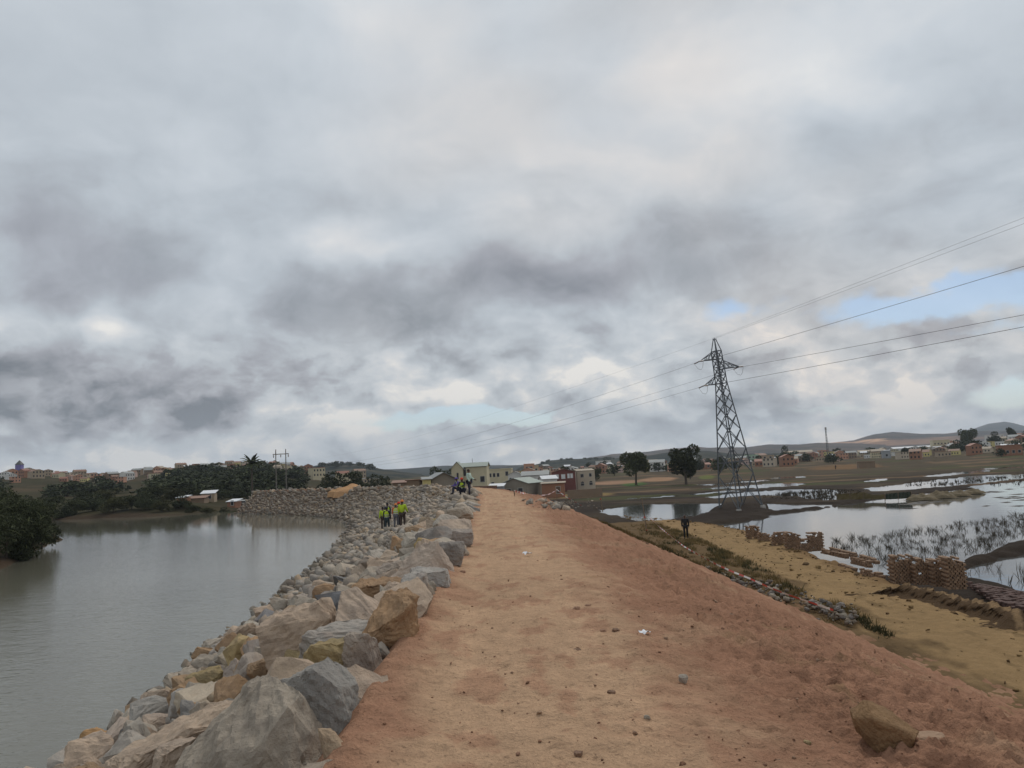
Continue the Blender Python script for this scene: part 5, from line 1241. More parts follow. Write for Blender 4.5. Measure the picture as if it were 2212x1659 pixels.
# khaki screens and straw heaps in the fields
MAT_SCREEN = plain('khaki_screen', (.20, .165, .085), .95, .35, 1.5, .01); MAT_SCREENG = plain('green_screen', (.085, .10, .075), .95, .3, 1.5, .01); MAT_STRAW = plain('straw', (.150, .115, .066), .95, .6, 3.5, .10)
def screen(label, tops, bots, mat):
    a = [at_z(*b, -4.95) for b in bots]; t = thing('field_screen', label, 'screen', tuple(a[0]), 0, 'cloth screens in the fields')
    V, F = [], []; n = 20; u = np.linspace(0, 1, n); k = np.linspace(0, 1, len(a))
    tp = [at_y(*q, b.y) for q, b in zip(tops, a)]
    for i in range(n):
        B = [np.interp(u[i], k, [q[j] for q in a]) for j in range(3)]; Tt = [np.interp(u[i], k, [q[j] for q in tp]) for j in range(3)]; w = .12*math.sin(i*2.1)
        for f in np.linspace(0, 1, 4): V.append((B[0]+(Tt[0]-B[0])*f-a[0].x, B[1]+(Tt[1]-B[1])*f+w*math.sin(3*f)-a[0].y, B[2]+(Tt[2]-B[2])*f-a[0].z))
    bm = bmesh.new(); vs = [bm.verts.new(v) for v in V]
    for f in grid_faces(n, 4): bm.faces.new([vs[q] for q in f])
    bmesh.ops.solidify(bm, geom=bm.faces[:], thickness=.03); me = bpy.data.meshes.new('cloth'); bm.to_mesh(me); bm.free(); obj('cloth', me, mat, t)
    for q, b in zip(tp, a):
        mb = MB(); mb.bar(b-a[0]-Vector((0, 0, .2)), q-a[0]+Vector((0, 0, .1)), .04, 5); mb.build('stake', MAT_WOOD, t)
screen('khaki cloth screen with a peaked middle standing among the flooded fields', [(1807, 1067), (1836, 1066), (1865, 1063), (1885, 1069), (1911, 1068)], [(1808, 1079), (1836, 1079), (1865, 1078), (1885, 1078), (1911, 1078)], MAT_SCREEN)
screen('greenish cloth screen right of the peaked khaki screen', [(1912, 1067), (1940, 1064), (1968, 1062)], [(1912, 1079), (1940, 1078), (1968, 1076)], MAT_SCREENG)
def straw(label, px, py, w, h, seed):
    p = at_z(px, py, -4.95); W = w*p.y/PF; Hh = h*p.y/PF; n = 22; V = []
    for i in range(n):
        for j in range(n):
            u, v = i/(n-1)*2-1, j/(n-1)*2-1; rr = math.hypot(u, v); z = max(0, 1-rr**1.7)*Hh
            V.append((u*W/2, v*W/2.6, z*(1+1.1*float(fbm(np.array(u*3.+seed), np.array(v*3.), 3)))-.2*(rr > 1)))
    tag(obj('straw_heap', mesh_np('straw_heap', V, grid_faces(n, n)[:, ::-1], True), MAT_STRAW, loc=p), label, 'straw heap', 'straw heaps on the field bund')
for k, (px, py, w, h, lb) in enumerate([(1990, 1076, 60, 8, 'leftmost straw heap on the bund right of the greenish screen'), (2030, 1072, 62, 10, 'second straw heap from the left on the bund'), (2068, 1068, 52, 7, 'third straw heap from the left, lowest on the bund'), (2102, 1063, 46, 6, 'small straw heap at the right end of the bund')]): straw(lb, px, py, w, h, k)

# ================================================================ HOUSES
WALLC = {'cream': (.56, .49, .33), 'white': (.66, .64, .60), 'beige': (.50, .42, .32), 'ochre': (.50, .41, .20), 'brown': (.23, .165, .11), 'greybrown': (.27, .235, .185), 'maroon': (.17, .062, .052), 'brick': (.30, .15, .09), 'salmon': (.50, .27, .18), 'grey': (.30, .31, .32), 'green': (.33, .44, .33), 'yellow': (.58, .50, .22), 'pink': (.50, .36, .31), 'purple': (.20, .16, .40), 'tan': (.38, .30, .21)}
WALL = {k: plain('plaster_'+k, c, .95, .3, 1.2) for k, c in WALLC.items()}
ROOFC = {'grey': (.27, .28, .27), 'greygreen': (.27, .31, .27), 'rust': (.22, .12, .075), 'red': (.26, .11, .07), 'white': (.66, .67, .68), 'dark': (.09, .085, .08), 'tan': (.30, .24, .17)}
ROOF = {k: plain('roof_'+k, c, .7, .35, 1.5) for k, c in ROOFC.items()}
MAT_PANE = plain('window_dark', (.035, .035, .04), .25, .2); MAT_PANEW = plain('shutter_white', (.68, .68, .68), .6, .1); MAT_FRAME = plain('frame_pale', (.5, .48, .43), .7, .1); MAT_DOOR = plain('door_wood', (.12, .075, .05), .8, .2)
def house(name, label, loc, w, d, h, roof, rh, wall, roofm, rz=0.0, wins=(), cat='house', group=None, over=.3, sheet_roof=True):
    """walls from -w/2..w/2, front at y=-d/2; wins = (face, u, z, ww, wh, kind)"""
    t = thing(name, label, cat, loc, rz, group); mb = MB()
    x0, x1, y0, y1 = -w/2, w/2, -d/2, d/2
    mb.box(x0, y0, -1.5, x1, y1, h)
    if roof == 'gable_front':        # gable end faces the front
        mb.add([(x0, y0, h), (x1, y0, h), (0, y0, h+rh), (x0, y1, h), (x1, y1, h), (0, y1, h+rh)], [(0, 1, 2), (4, 3, 5)])
    elif roof == 'gable_side':
        mb.add([(x0, y0, h), (x0, y1, h), (x0, 0, h+rh), (x1, y0, h), (x1, y1, h), (x1, 0, h+rh)], [(1, 0, 2), (3, 4, 5)])
    if roof == 'flat': mb.box(x0-.12, y0-.12, h, x1+.12, y0+.1, h+.35); mb.box(x0-.12, y1-.1, h, x1+.12, y1+.12, h+.35); mb.box(x0-.12, y0+.1, h, x0+.1, y1-.1, h+.35); mb.box(x1-.1, y0+.1, h, x1+.12, y1-.1, h+.35)
    mb.build('wall', WALL[wall], t)
    rb = MB(); th = .09; o = over
    def slab(a, b, c, e):
        n = Vector((0, 0, th)); q = [Vector(v) for v in (a, b, c, e)]; rb.add([*q, *[v+n for v in q]], [(3, 2, 1, 0), (4, 5, 6, 7), (0, 1, 5, 4), (1, 2, 6, 5), (2, 3, 7, 6), (3, 0, 4, 7)])
    if roof == 'gable_front':
        k = rh/(w/2); slab((x0-o, y0-o, h-o*k+.02), (0, y0-o, h+rh+.02), (0, y1+o, h+rh+.02), (x0-o, y1+o, h-o*k+.02)); slab((0, y0-o, h+rh+.02), (x1+o, y0-o, h-o*k+.02), (x1+o, y1+o, h-o*k+.02), (0, y1+o, h+rh+.02))
    elif roof == 'gable_side':
        k = rh/(d/2); slab((x0-o, y0-o, h-o*k+.02), (x1+o, y0-o, h-o*k+.02), (x1+o, 0, h+rh+.02), (x0-o, 0, h+rh+.02)); slab((x0-o, 0, h+rh+.02), (x1+o, 0, h+rh+.02), (x1+o, y1+o, h-o*k+.02), (x0-o, y1+o, h-o*k+.02))
    elif roof == 'shed': slab((x0-o, y0-o, h+.02), (x1+o, y0-o, h+.02), (x1+o, y1+o, h+rh+.02), (x0-o, y1+o, h+rh+.02))
    elif roof == 'hip':
        q = min(w, d)*.45; rb.add([(x0-o, y0-o, h+.01), (x1+o, y0-o, h+.01), (x1+o, y1+o, h+.01), (x0-o, y1+o, h+.01), (x0+q, 0, h+rh), (x1-q, 0, h+rh)], [(3, 2, 1, 0), (0, 1, 5, 4), (1, 2, 5), (2, 3, 4, 5), (3, 0, 4)])
    else: rb.box(x0+.1, y0+.1, h+.004, x1-.1, y1-.1, h+.06)
    rf = rb.build('roof', ROOF[roofm], t)
    for (face, u, z, ww, wh, kind) in wins:
        pm = {'w': MAT_PANEW, 'd': MAT_PANE, 'a': MAT_PANE, 'p': MAT_DOOR}[kind]
        fb = MB(); pb = MB()
        def put(M, a, b, c, e, pr):     # u range a..b, z range c..e, proud by pr
            if face == 'f': M.box(a, y0-pr, c, b, y0+.02, e)
            elif face == 'r': M.box(x1-.02, a, c, x1+pr, b, e)
            else: M.box(x0-pr, a, c, x0+.02, b, e)
        put(fb, u-ww/2-.08, u-ww/2, z-.08, z+wh+.08, .05); put(fb, u+ww/2, u+ww/2+.08, z-.08, z+wh+.08, .05); put(fb, u-ww/2, u+ww/2, z+wh, z+wh+.08, .05); put(fb, u-ww/2, u+ww/2, z-.08, z, .07)
        put(pb, u-ww/2, u+ww/2, z, z+wh, .015)
        if kind == 'a' and face == 'f':
            n = 8; V = [(u+ww/2*math.cos(math.pi*i/n), y0-.015, z+wh+.08+ww/2*math.sin(math.pi*i/n)) for i in range(n+1)]; V2 = [(a, y0+.02, c) for a, _, c in V]
            pb.add(V+V2, [tuple(range(n+1)), tuple(range(2*n+1, n, -1))]+[(i+1, i, n+1+i, n+2+i) for i in range(n)])
        win = fb.build('door_frame' if kind == 'p' else 'window', MAT_FRAME, t); pb.build('door' if kind == 'p' else 'pane', pm, win)
    return t
def hp_at(px, py, y, z=None):
    p = at_y(px, py, y); return (p.x, p.y, tz(p.x, p.y) if z is None else z)
def wpx(px, y): return px*y/PF
Z0 = -4.6
# cream two-storey house with a gabled wing
y = 190; c = hp_at(1026, 1040, y, Z0); W = wpx(58, y); top = at_y(1026, 1008, y).z-Z0
t = house('cream_house', 'tall cream two-storey house with a gabled wing and dark arched loggia', c, W, 6.5, top, 'gable_side', .9, 'cream', 'greygreen', R(-4), [('f', .35, 1.0, .8, .9, 'a'), ('f', 2.3, 1.0, .8, .9, 'a'), ('f', -.6, 3.6, .8, 1.2, 'd'), ('f', 2.2, 3.7, 1.0, 1.3, 'd'), ('f', -2.1, 5.3, .95, 1.5, 'a')])
mb = MB(); ww = wpx(24, y); cx = wpx(994, y)-wpx(1026, y); mb.box(cx-ww/2, -4.4, -1.5, cx+ww/2, -3.26, top-.1); mb.add([(cx-ww/2, -4.4, top-.1), (cx+ww/2, -4.4, top-.1), (cx, -4.4, top+1.25), (cx-ww/2, -3.26, top-.1), (cx+ww/2, -3.26, top-.1), (cx, -3.26, top+1.25)], [(0, 1, 2), (4, 3, 5)]); wing = mb.build('wing', WALL['cream'], t)
mb = MB(); 
for s in (-1, 1): mb.add([(cx+s*(ww/2+.25), -4.65, top-.35), (cx, -4.65, top+1.3), (cx, 0, top+1.3), (cx+s*(ww/2+.25), 0, top-.35), (cx+s*(ww/2+.25), -4.65, top-.27), (cx, -4.65, top+1.38), (cx, 0, top+1.38), (cx+s*(ww/2+.25), 0, top-.27)], [(3, 2, 1, 0), (4, 5, 6, 7), (0, 1, 5, 4), (1, 2, 6, 5), (2, 3, 7, 6), (3, 0, 4, 7)])
mb.build('roof', ROOF['greygreen'], wing)
for u, z, a, b in ((0.1, 4.6, .45, 1.5), (-.55, 2.5, .45, 1.3), (.35, 2.5, .5, 1.3)):
    mb = MB(); mb.box(cx+u-a/2, -4.43, z, cx+u+a/2, -4.38, z+b); mb.build('window', MAT_PANE, wing)
mb = MB(); mb.bar((-.4, 0, top+.8), (-.4, 0, top+2.0), .05, 5); mb.build('antenna', MAT_STEEL, t)
# low house with a gable beside it, and its open shed
y = 150; c = hp_at(951, 1050, y, -4.0)
house('ochre_house', 'low brown house with a pale ochre porch left of the tall cream house', (c[0], c[1], -4.2), wpx(50, y), 7.0, at_y(951, 1034, y).z+4.2, 'gable_front', 1.1, 'greybrown', 'grey', R(16), [('f', -1.0, 2.4, .7, .9, 'd'), ('l', -1.5, 2.2, .8, 1.0, 'd')], over=.5)
house('porch', 'pale ochre porch wall of the low brown house', hp_at(922, 1050, 146, -4.2), wpx(16, 146), 3.0, at_y(922, 1036, 146).z+4.2, 'shed', .4, 'yellow', 'grey', R(10), [('f', -.25, 2.3, .5, 1.1, 'd')], 'house')
house('open_shed', 'brown open shed at the left end of the houses', hp_at(897, 1050, 152, -4.2), wpx(26, 152), 4.0, at_y(897, 1037, 152).z+4.2, 'shed', -.5, 'brown', 'rust', R(-5), [('f', -.3, 2.0, 1.3, 1.3, 'd')], 'shed')
house('low_shed', 'low rusty roofed shed beside the open shed', hp_at(870, 1050, 170, -4.2), wpx(40, 170), 4.0, at_y(870, 1043, 170).z+4.2, 'shed', .5, 'brown', 'rust', R(4), [('f', .5, 2.4, 1.0, .9, 'd')], 'shed')
y = 265; house('flat_house', 'cream flat-roofed building with a row of small windows behind the cream house', hp_at(1081, 1045, y, Z0), wpx(52, y), 9, at_y(1081, 1014.5, y).z-Z0, 'flat', 0, 'cream', 'grey', R(-3), [('f', -2.9, 4.1, .8, 1.2, 'd'), ('f', -1.6, 4.1, .8, 1.2, 'd'), ('f', -.3, 4.1, .8, 1.2, 'd'), ('f', 2.6, 4.3, .9, 1.4, 'd'), ('f', -2.2, 1.2, .9, 1.2, 'd')], 'building')
y = 238; house('arched_house', 'small white house with three arched windows', hp_at(1114, 1048, y, Z0), wpx(29, y), 6, at_y(1114, 1025, y).z-Z0, 'gable_front', .9, 'white', 'grey', R(-2), [('f', -1.3, 2.4, .8, .9, 'a'), ('f', 0, 2.4, .8, .9, 'a'), ('f', 1.25, 2.4, .8, .9, 'a')])
y = 232; house('long_white_house', 'long white house under a grey roof left of the maroon house', hp_at(1158, 1050, y, Z0), wpx(56, y), 7, at_y(1158, 1026, y).z-Z0, 'gable_side', 1.1, 'white', 'grey', R(-4), [('f', -.6, 2.3, 1.2, 1.1, 'd'), ('f', 2.4, 2.3, .8, 1.1, 'd')])
y = 182; house('gable_house', 'grey brown gable-fronted house with a grey green roof, nearest of the row', hp_at(1128, 1066, y, Z0), wpx(60, y), 8.5, at_y(1128, 1043, y).z-Z0, 'gable_front', 1.15, 'greybrown', 'greygreen', R(-24), [('f', -1.4, .9, 1.1, 1.0, 'd'), ('f', 1.5, 1.0, 1.1, 1.0, 'd'), ('l', 1.0, .9, 1.0, 1.0, 'd')], over=.45)
house('lean_to', 'grey lean-to under a pale sheet roof at the left of the gable-fronted house', hp_at(1074, 1066, 176, Z0), wpx(30, 176), 3.2, at_y(1074, 1051, 176).z-Z0, 'shed', .55, 'grey', 'white', R(-8), [('f', .6, .6, .8, 1.2, 'p')], 'shed')
house('sheet_roof_hut', 'pale sheet-roofed hut in front of the white houses', hp_at(1184, 1048, 215, Z0), wpx(32, 215), 4.0, at_y(1184, 1034, 215).z-Z0, 'gable_side', .8, 'white', 'white', R(14), [('f', .3, 1.2, .8, 1.0, 'd')], 'hut')
y = 222; house('maroon_house', 'dark maroon two-storey house with white framed windows', hp_at(1219, 1058, y, Z0), wpx(49, y), 8, at_y(1219, 1019, y).z-Z0, 'gable_front', .75, 'maroon', 'rust', R(-3), [('f', -1.75, 3.0, .75, 1.15, 'w'), ('f', -.1, 3.0, 1.0, 1.15, 'w'), ('f', 1.35, 3.1, .55, 1.15, 'w'), ('f', 2.2, 3.1, .6, 1.15, 'w')])
y = 228; house('beige_house', 'beige two-storey house with four dark windows right of the maroon house', hp_at(1264, 1052, y, Z0), wpx(38, y), 7, at_y(1264, 1017, y).z-Z0, 'shed', .5, 'beige', 'tan', R(2), [('f', -1.1, 3.0, .85, .9, 'd'), ('f', 1.25, 3.1, .7, .9, 'd'), ('f', -1.1, .7, .9, .6, 'a'), ('f', 1.3, .75, .9, .6, 'a')], over=.1)
y = 180; house('brick_hut', 'orange brown brick hut with a flat sheet roof in front of the maroon house', hp_at(1196, 1064, y, Z0), wpx(48, y), 4.5, at_y(1196, 1044, y).z-Z0, 'shed', .25, 'brick', 'tan', R(-4), [('f', 1.1, .4, .9, 1.5, 'p')], 'hut')
y = 430; house('pink_block', 'distant red and cream building of several floors behind the white houses', hp_at(1143, 1012, y), wpx(22, y), 8, at_y(1143, 1003, y).z-hp_at(1143, 1012, y)[2], 'flat', 0, 'salmon', 'grey', 0, [('f', 0, 5.6, 3.6, .7, 'd'), ('f', 0, 3.4, 3.6, .7, 'd')], 'building')
house('pink_block_annex', 'cream annex right of the distant red building', hp_at(1158, 1012, 436), wpx(10, 436), 7, at_y(1158, 1006, 436).z-hp_at(1158, 1012, 436)[2], 'flat', 0, 'cream', 'grey', 0, [('f', 0, 4.2, 1.0, .9, 'd')], 'building')
# brick walls
def wall_run(label, pts, h, th, mat, cat='wall', cope=None, z=Z0, name='brick_wall'):
    P = [Vector(p) for p in pts]; t = thing(name, label, cat, tuple(P[0])); mb = MB(); cb = MB()
    for a, b in zip(P, P[1:]):
        a, b = a-P[0], b-P[0]; d = (b-a).normalized(); nn = Vector((-d.y, d.x, 0))*th/2
        for M, z0, z1, k in ((mb, -1.0, h, 1), (cb, h+.002, h+.10, 1.5)):
            q = [a-nn*k, b-nn*k, b+nn*k, a+nn*k]; M.add([(v.x, v.y, v.z+zz) for zz in (z0, z1) for v in q], [(3, 2, 1, 0), (4, 5, 6, 7), (0, 1, 5, 4), (1, 2, 6, 5), (2, 3, 7, 6), (3, 0, 4, 7)])
    mb.build('wall_body', mat, t)
    if cope: cb.build('coping', cope, t)
def zpt(px, y, z): p = at_y(px, 1055, y); return (p.x, p.y, z)
hw = at_y(1040, 1050.5, 132).z+4.4
wall_run('reddish brick boundary wall with a pale coping at the end of the road', [zpt(1004, 134, -4.4), zpt(1040, 132, -4.4), zpt(1072, 128, -4.4)], hw, .3, plain('old_brick_wall', (.19, .10, .075), .95, .45, 3.0, .01), 'wall', WALL['tan'])
wall_run('low dark earth wall below the beige house', [zpt(1226, 170, -4.7), zpt(1300, 172, -4.7)], 1.3, .5, WALL['brown'], 'wall')
wall_run('long cream perimeter wall of a compound on the right', [(*hit_ground(1932, 982)[:2], hit_ground(1932, 982).z), (*hit_ground(2024, 977)[:2], hit_ground(2024, 977).z), (*hit_ground(2116, 970)[:2], hit_ground(2116, 970).z)], 2.6, .3, WALL['cream'], 'wall', WALL['white'], name='perimeter_wall')
# named houses of the town on the right: (x, base y, w, top y, walls, roof form, roof, label)
TOWN = [(1304, 1003, 29, 996, 'white', 'flat', 'white', 'low white flat building with a dark window band left of the field trees', 'building'), (1408, 1012, 28, 993, 'yellow', 'gable_side', 'tan', 'yellow walled house under a tan roof between the two field trees', 'house'), (1424, 1012, 11, 998, 'brick', 'flat', 'grey', 'brick house joined to the yellow walled house', 'house'), (1444, 1012, 20, 1002, 'cream', 'gable_front', 'tan', 'cream gabled house left of the big round tree', 'house'), (1426, 1018, 18, 1014, 'white', 'shed', 'white', 'low white shed in front of the yellow walled house', 'shed'), (1461, 1017, 16, 1013, 'tan', 'shed', 'white', 'low hut with a white roof beside the big round tree', 'hut'), (1536, 1013, 22, 999, 'brick', 'gable_side', 'red', 'red brick house just right of the big round tree', 'house'), (1567, 999, 16, 986, 'white', 'gable_front', 'grey', 'white house behind the pylon', 'house'), (1592, 1002, 24, 992, 'tan', 'gable_side', 'tan', 'tan house partly behind the pylon', 'house'), (1628, 1002, 29, 983, 'green', 'flat', 'white', 'pale green white two-storey house right of the pylon', 'house'), (1640, 1004, 30, 994, 'brown', 'shed', 'grey', 'brown low house in front of the pale green house', 'house'), (1665, 1006, 24, 984, 'tan', 'flat', 'grey', 'tan two-storey house right of the pale green house', 'house'), (1687, 997, 11, 987, 'white', 'gable_front', 'grey', 'small bright white house under the umbrella shaped tree', 'house'), (1704, 1006, 26, 993, 'brick', 'flat', 'rust', 'brick house beside the small bright white house', 'house'), (1727, 987, 58, 973, 'tan', 'gable_side', 'tan', 'long tan building with a brown roof in the middle of the town', 'building'), (1733, 991, 18, 984, 'salmon', 'flat', 'tan', 'small orange house below the long tan building', 'house'), (1764, 989, 14, 977, 'green', 'gable_side', 'green' if False else 'grey', 'light green house left of the radio mast', 'house'), (1782, 987, 20, 973, 'salmon', 'flat', 'tan', 'salmon pink house at the foot of the radio mast', 'house'), (1808, 990, 22, 980, 'tan', 'gable_side', 'white', 'tan house with a white roof right of the radio mast', 'house'), (1845, 985, 22, 979, 'white', 'shed', 'white', 'bright white roofed shed in the middle distance', 'shed'), (1873, 984, 28, 972, 'cream', 'gable_side', 'tan', 'cream house left of the grey block house', 'house'), (1902, 985, 28, 970, 'tan', 'gable_side', 'tan', 'sandy house behind the grey block house', 'house'), (1921, 990, 16, 974, 'grey', 'flat', 'grey', 'plain grey block house at the edge of the fields', 'house'), (1975, 972, 86, 964, 'white', 'gable_side', 'white', 'long white industrial shed behind the perimeter wall', 'warehouse'), (2060, 970, 70, 962, 'white', 'gable_side', 'grey', 'second long industrial shed nearer the white block', 'warehouse'), (2036, 964, 33, 951, 'cream', 'flat', 'white', 'large cream white block above the long perimeter wall', 'building'), (2154, 954, 32, 940, 'white', 'flat', 'dark', 'white terraced building with dark roofs on the right rise', 'building'), (2182, 955, 22, 942, 'cream', 'gable_side', 'tan', 'cream house at the top of the right rise', 'house'), (2205, 950, 20, 936, 'pink', 'gable_side', 'red', 'pink house at the right edge of the rise', 'house'), (2190, 968, 34, 960, 'tan', 'gable_side', 'white', 'tan house below the rise at the right edge', 'house'), (2192, 984, 44, 962, 'brick', 'flat', 'rust', 'orange brown brick building at the right edge of the fields', 'building')]
for k, (px, by, w, ty, wl, rf, rm, lb, cat) in enumerate(TOWN):
    p = hit_ground(px, by, 900); y = p.y; W = wpx(w, y); top = max(2.4, at_y(px, ty, y).z-p.z); rh = 0 if rf == 'flat' else min(.28*top, 1.6)
    nw = max(1, min(5, int(W/2.2))); wins = [('f', (i-(nw-1)/2)*W/nw, min(1.1, top*.3), min(1.1, W/nw*.45), min(1.2, top*.3), 'd') for i in range(nw)]
    if top > 5.2: wins += [('f', (i-(nw-1)/2)*W/nw, 3.9, min(1.1, W/nw*.45), 1.1, 'd') for i in range(nw)]
    house('town_house' if cat == 'house' else cat if cat != 'building' else 'town_building', lb, (p.x, p.y+3.5, p.z), W, min(9, max(5, W*.7)), top-rh, rf, rh, wl, rm, -azel(px, by)[0]*.6+R(_rb.normal(0, 7)), wins, cat)
house('brown_hut', 'windowless brown earth hut standing alone in the dark fields', (lambda p: (p.x, p.y, p.z))(hit_ground(1871, 1011)), wpx(32, hit_ground(1871, 1011).y), 5, wpx(12, hit_ground(1871, 1011).y), 'flat', 0, 'brown', 'tan', R(-14), [], 'hut')
# far small houses: one mesh each (walls, roof, dark openings)
def far_house_mesh(w, d, h, rh, form, seed):
    rng = np.random.default_rng(seed); mb = MB(); x0, x1, y0, y1 = -w/2, w/2, -d/2, d/2; mb.box(x0, y0, -3, x1, y1, h, 0)
    if form == 'g': mb.add([(x0, y0, h), (x0, y1, h), (x0, 0, h+rh), (x1, y0, h), (x1, y1, h), (x1, 0, h+rh)], [(1, 0, 2), (3, 4, 5)], 0); mb.add([(x0-.3, y0-.3, h-.05), (x1+.3, y0-.3, h-.05), (x1+.3, 0, h+rh+.05), (x0-.3, 0, h+rh+.05), (x1+.3, y1+.3, h-.05), (x0-.3, y1+.3, h-.05)], [(0, 1, 2, 3), (3, 2, 4, 5)], 1)
    elif form == 'f': mb.add([(x0, y0, h), (x1, y0, h), (0, y0, h+rh)], [(0, 1, 2)], 0); mb.add([(x0-.3, y0-.3, h-.1), (0, y0-.3, h+rh), (0, y1, h+rh), (x0-.3, y1, h-.1), (x1+.3, y0-.3, h-.1), (x1+.3, y1, h-.1)], [(0, 1, 2, 3), (1, 4, 5, 2)], 1)
    else: mb.box(x0-.1, y0-.1, h, x1+.1, y1+.1, h+.3, 1)
    fl = 2 if h > 4.5 else 1; n = max(2, int(w/2))
    for f in range(fl):
        for i in range(n):
            u = (i-(n-1)/2)*w/n; mb.add([(u-.45, y0-.04, .9+2.7*f), (u+.45, y0-.04, .9+2.7*f), (u+.45, y0-.04, 2.1+2.7*f), (u-.45, y0-.04, 2.1+2.7*f)], [(0, 1, 2, 3)], 2)
    return mb.mesh('far_house')
FH = []
combos = [('brick', 'red'), ('tan', 'rust'), ('pink', 'rust'), ('cream', 'red'), ('salmon', 'tan'), ('white', 'grey'), ('brick', 'rust'), ('yellow', 'rust'), ('beige', 'tan'), ('brown', 'grey'), ('tan', 'white'), ('cream', 'grey')]
for k, (wl, rf) in enumerate(combos):
    for j, fm in enumerate('gfp'):
        me = far_house_mesh([7, 9, 6, 8][k % 4], 6, [3.0, 5.6, 4.8, 3.4][(k+j) % 4], 1.5, fm, k); [me.materials.append(m) for m in (WALL[wl], ROOF[rf], MAT_PANE)]; FH.append((me, wl, rf, ['with pitched roof', 'with gable front', 'with flat roof'][j]))
RN = {'red': 'dark red', 'rust': 'rusty', 'tan': 'tan', 'grey': 'grey', 'white': 'white'}
def far_house(x, y, z, rz, where, grp, s=1.0):
    me, wl, rf, fm = FH[_rb.integers(len(FH))]
    o = bpy.data.objects.new('far_house', me); COL.objects.link(o); o.location = (x, y, z); o.rotation_euler = (0, 0, rz); o.scale = (s, s, s)
    tag(o, f'small {wl} house {fm}, {RN[rf]} on top, {where}', 'house', f'{grp}, {wl} walls, {fm[5:]}, {RN[rf]}')
taken = []
def free(x, y, r):
    if any((x-a)**2+(y-b)**2 < r*r for a, b in taken): return False
    taken.append((x, y)); return True
n = 0; tries = 0
while n < 155 and tries < 9000:
    tries += 1; px = _rb.uniform(-40, 340) if n < 90 else _rb.uniform(330, 640); rr = _rb.triangular(400, 648, 662) if px > 300 else _rb.triangular(440, 655, 664)
    a = azel(px, 1020)[0]; x, y = rr*math.sin(a), rr*math.cos(a)
    if not free(x, y, 7.0): continue
    far_house(x, y, tz(x, y), -a+_rb.normal(0, .5), 'on the left hillside', 'houses of the left hillside', _rb.uniform(.5, .78)); n += 1
n = 0; tries = 0
while n < 150 and tries < 9000:
    tries += 1; px = _rb.uniform(1130, 2240); rr = _rb.triangular(390, 520, 880); a = azel(px, 1000)[0]; x, y = rr*math.sin(a), rr*math.cos(a)
    if px < 1300 and rr < 380: continue
    if not free(x, y, 12): continue
    far_house(x, y, tz(x, y), -a*.7+_rb.normal(0, .4), 'in the town across the fields', 'houses of the low town', _rb.uniform(.6, .92)); n += 1
n = 0
while n < 10:
    px = _rb.uniform(610, 880); rr = _rb.uniform(420, 640); a = azel(px, 1020)[0]; x, y = rr*math.sin(a), rr*math.cos(a)
    far_house(x, y, tz(x, y)+1, -a+_rb.normal(0, .4), 'scattered beyond the dark trees', 'houses beyond the dark trees', .9); n += 1
# shacks of the far left bank
house('shack', 'earth walled shack with a rusty roof low on the left bank', hp_at(422, 1068, 186), wpx(46, 186), 4, wpx(9, 186), 'shed', .5, 'brown', 'rust', R(6), [('f', -1.4, .6, .9, 1.1, 'd')], 'shack')
house('shack', 'orange walled shack beside the bushes of the left bank', hp_at(397, 1068, 180), wpx(14, 180), 3, wpx(12, 180), 'shed', .4, 'brick', 'white', R(-10), [], 'shack')
house('shack', 'brown shack with a wide pale roof below the twin poles', hp_at(538, 1058, 184), wpx(44, 184), 4, wpx(11, 184), 'gable_side', .6, 'brown', 'grey', R(4), [('f', -.8, .5, .9, 1.1, 'd'), ('f', 1.3, .5, .8, 1.0, 'd')], 'shack')
house('shack', 'small brick shack left of the wide pale roofed one', hp_at(506, 1058, 180), wpx(18, 180), 3, wpx(12, 180), 'shed', .5, 'brick', 'white', R(-6), [('f', .2, .5, .6, 1.0, 'd')], 'shack')
house('shack', 'shack with a bright roof behind the dead ground left of the palm', hp_at(452, 1062, 192), wpx(26, 192), 3.4, wpx(16, 192), 'shed', .7, 'tan', 'white', R(10), [('f', .4, .6, .7, 1.0, 'd')], 'shack')
# purple tower at the far left
p = hp_at(42, 1018, 640); t = thing('clock_tower', 'slim purple tower with a pointed top on the left skyline', 'tower', p)
hh = at_y(42, 1004, 640).z-p[2]; mb = MB(); mb.box(-2.2, -2.2, -3, 2.2, 2.2, hh); mb.build('wall', WALL['purple'], t); mb = MB(); mb.box(-2.5, -2.5, hh, 2.5, 2.5, hh+3.6, 0, 2.3); mb.build('roof', ROOF['dark'], t)
# corrugated sheets propped on the bank and heaps at the dike's far end
MAT_SHEET = plain('zinc_sheet', (.60, .63, .65), .5, .2, 2.0)
for k, (px, py, lb) in enumerate([(556, 1079, 'lowest pale roofing sheet lying on the bank by the far stones'), (566, 1075, 'second pale roofing sheet lying on the bank by the far stones'), (576, 1070, 'third pale roofing sheet lying on the bank by the far stones'), (584, 1067, 'uppermost pale roofing sheet lying on the bank by the far stones')]):
    p = at_y(px, py, 158); z = max(tz(p.x, p.y), p.z); n = 25; V = []
    for i in range(n):
        for j in (0, 1): V.append(((j-.5)*2.4, (i/(n-1)-.5)*.9, .04*math.sin(i*1.6)+.25*(i/(n-1))))
    bm = bmesh.new(); vs = [bm.verts.new(v) for v in V]; [bm.faces.new([vs[q] for q in f]) for f in grid_faces(n, 2)]; bmesh.ops.solidify(bm, geom=bm.faces[:], thickness=.012); me = bpy.data.meshes.new('roofing_sheet'); bm.to_mesh(me); bm.free()
    o = obj('roofing_sheet', me, MAT_SHEET, loc=(p.x, p.y, p.z+.1)); o.rotation_euler = (.25, -.2, .25); tag(o, lb, 'roofing sheet', 'roofing sheets on the bank')
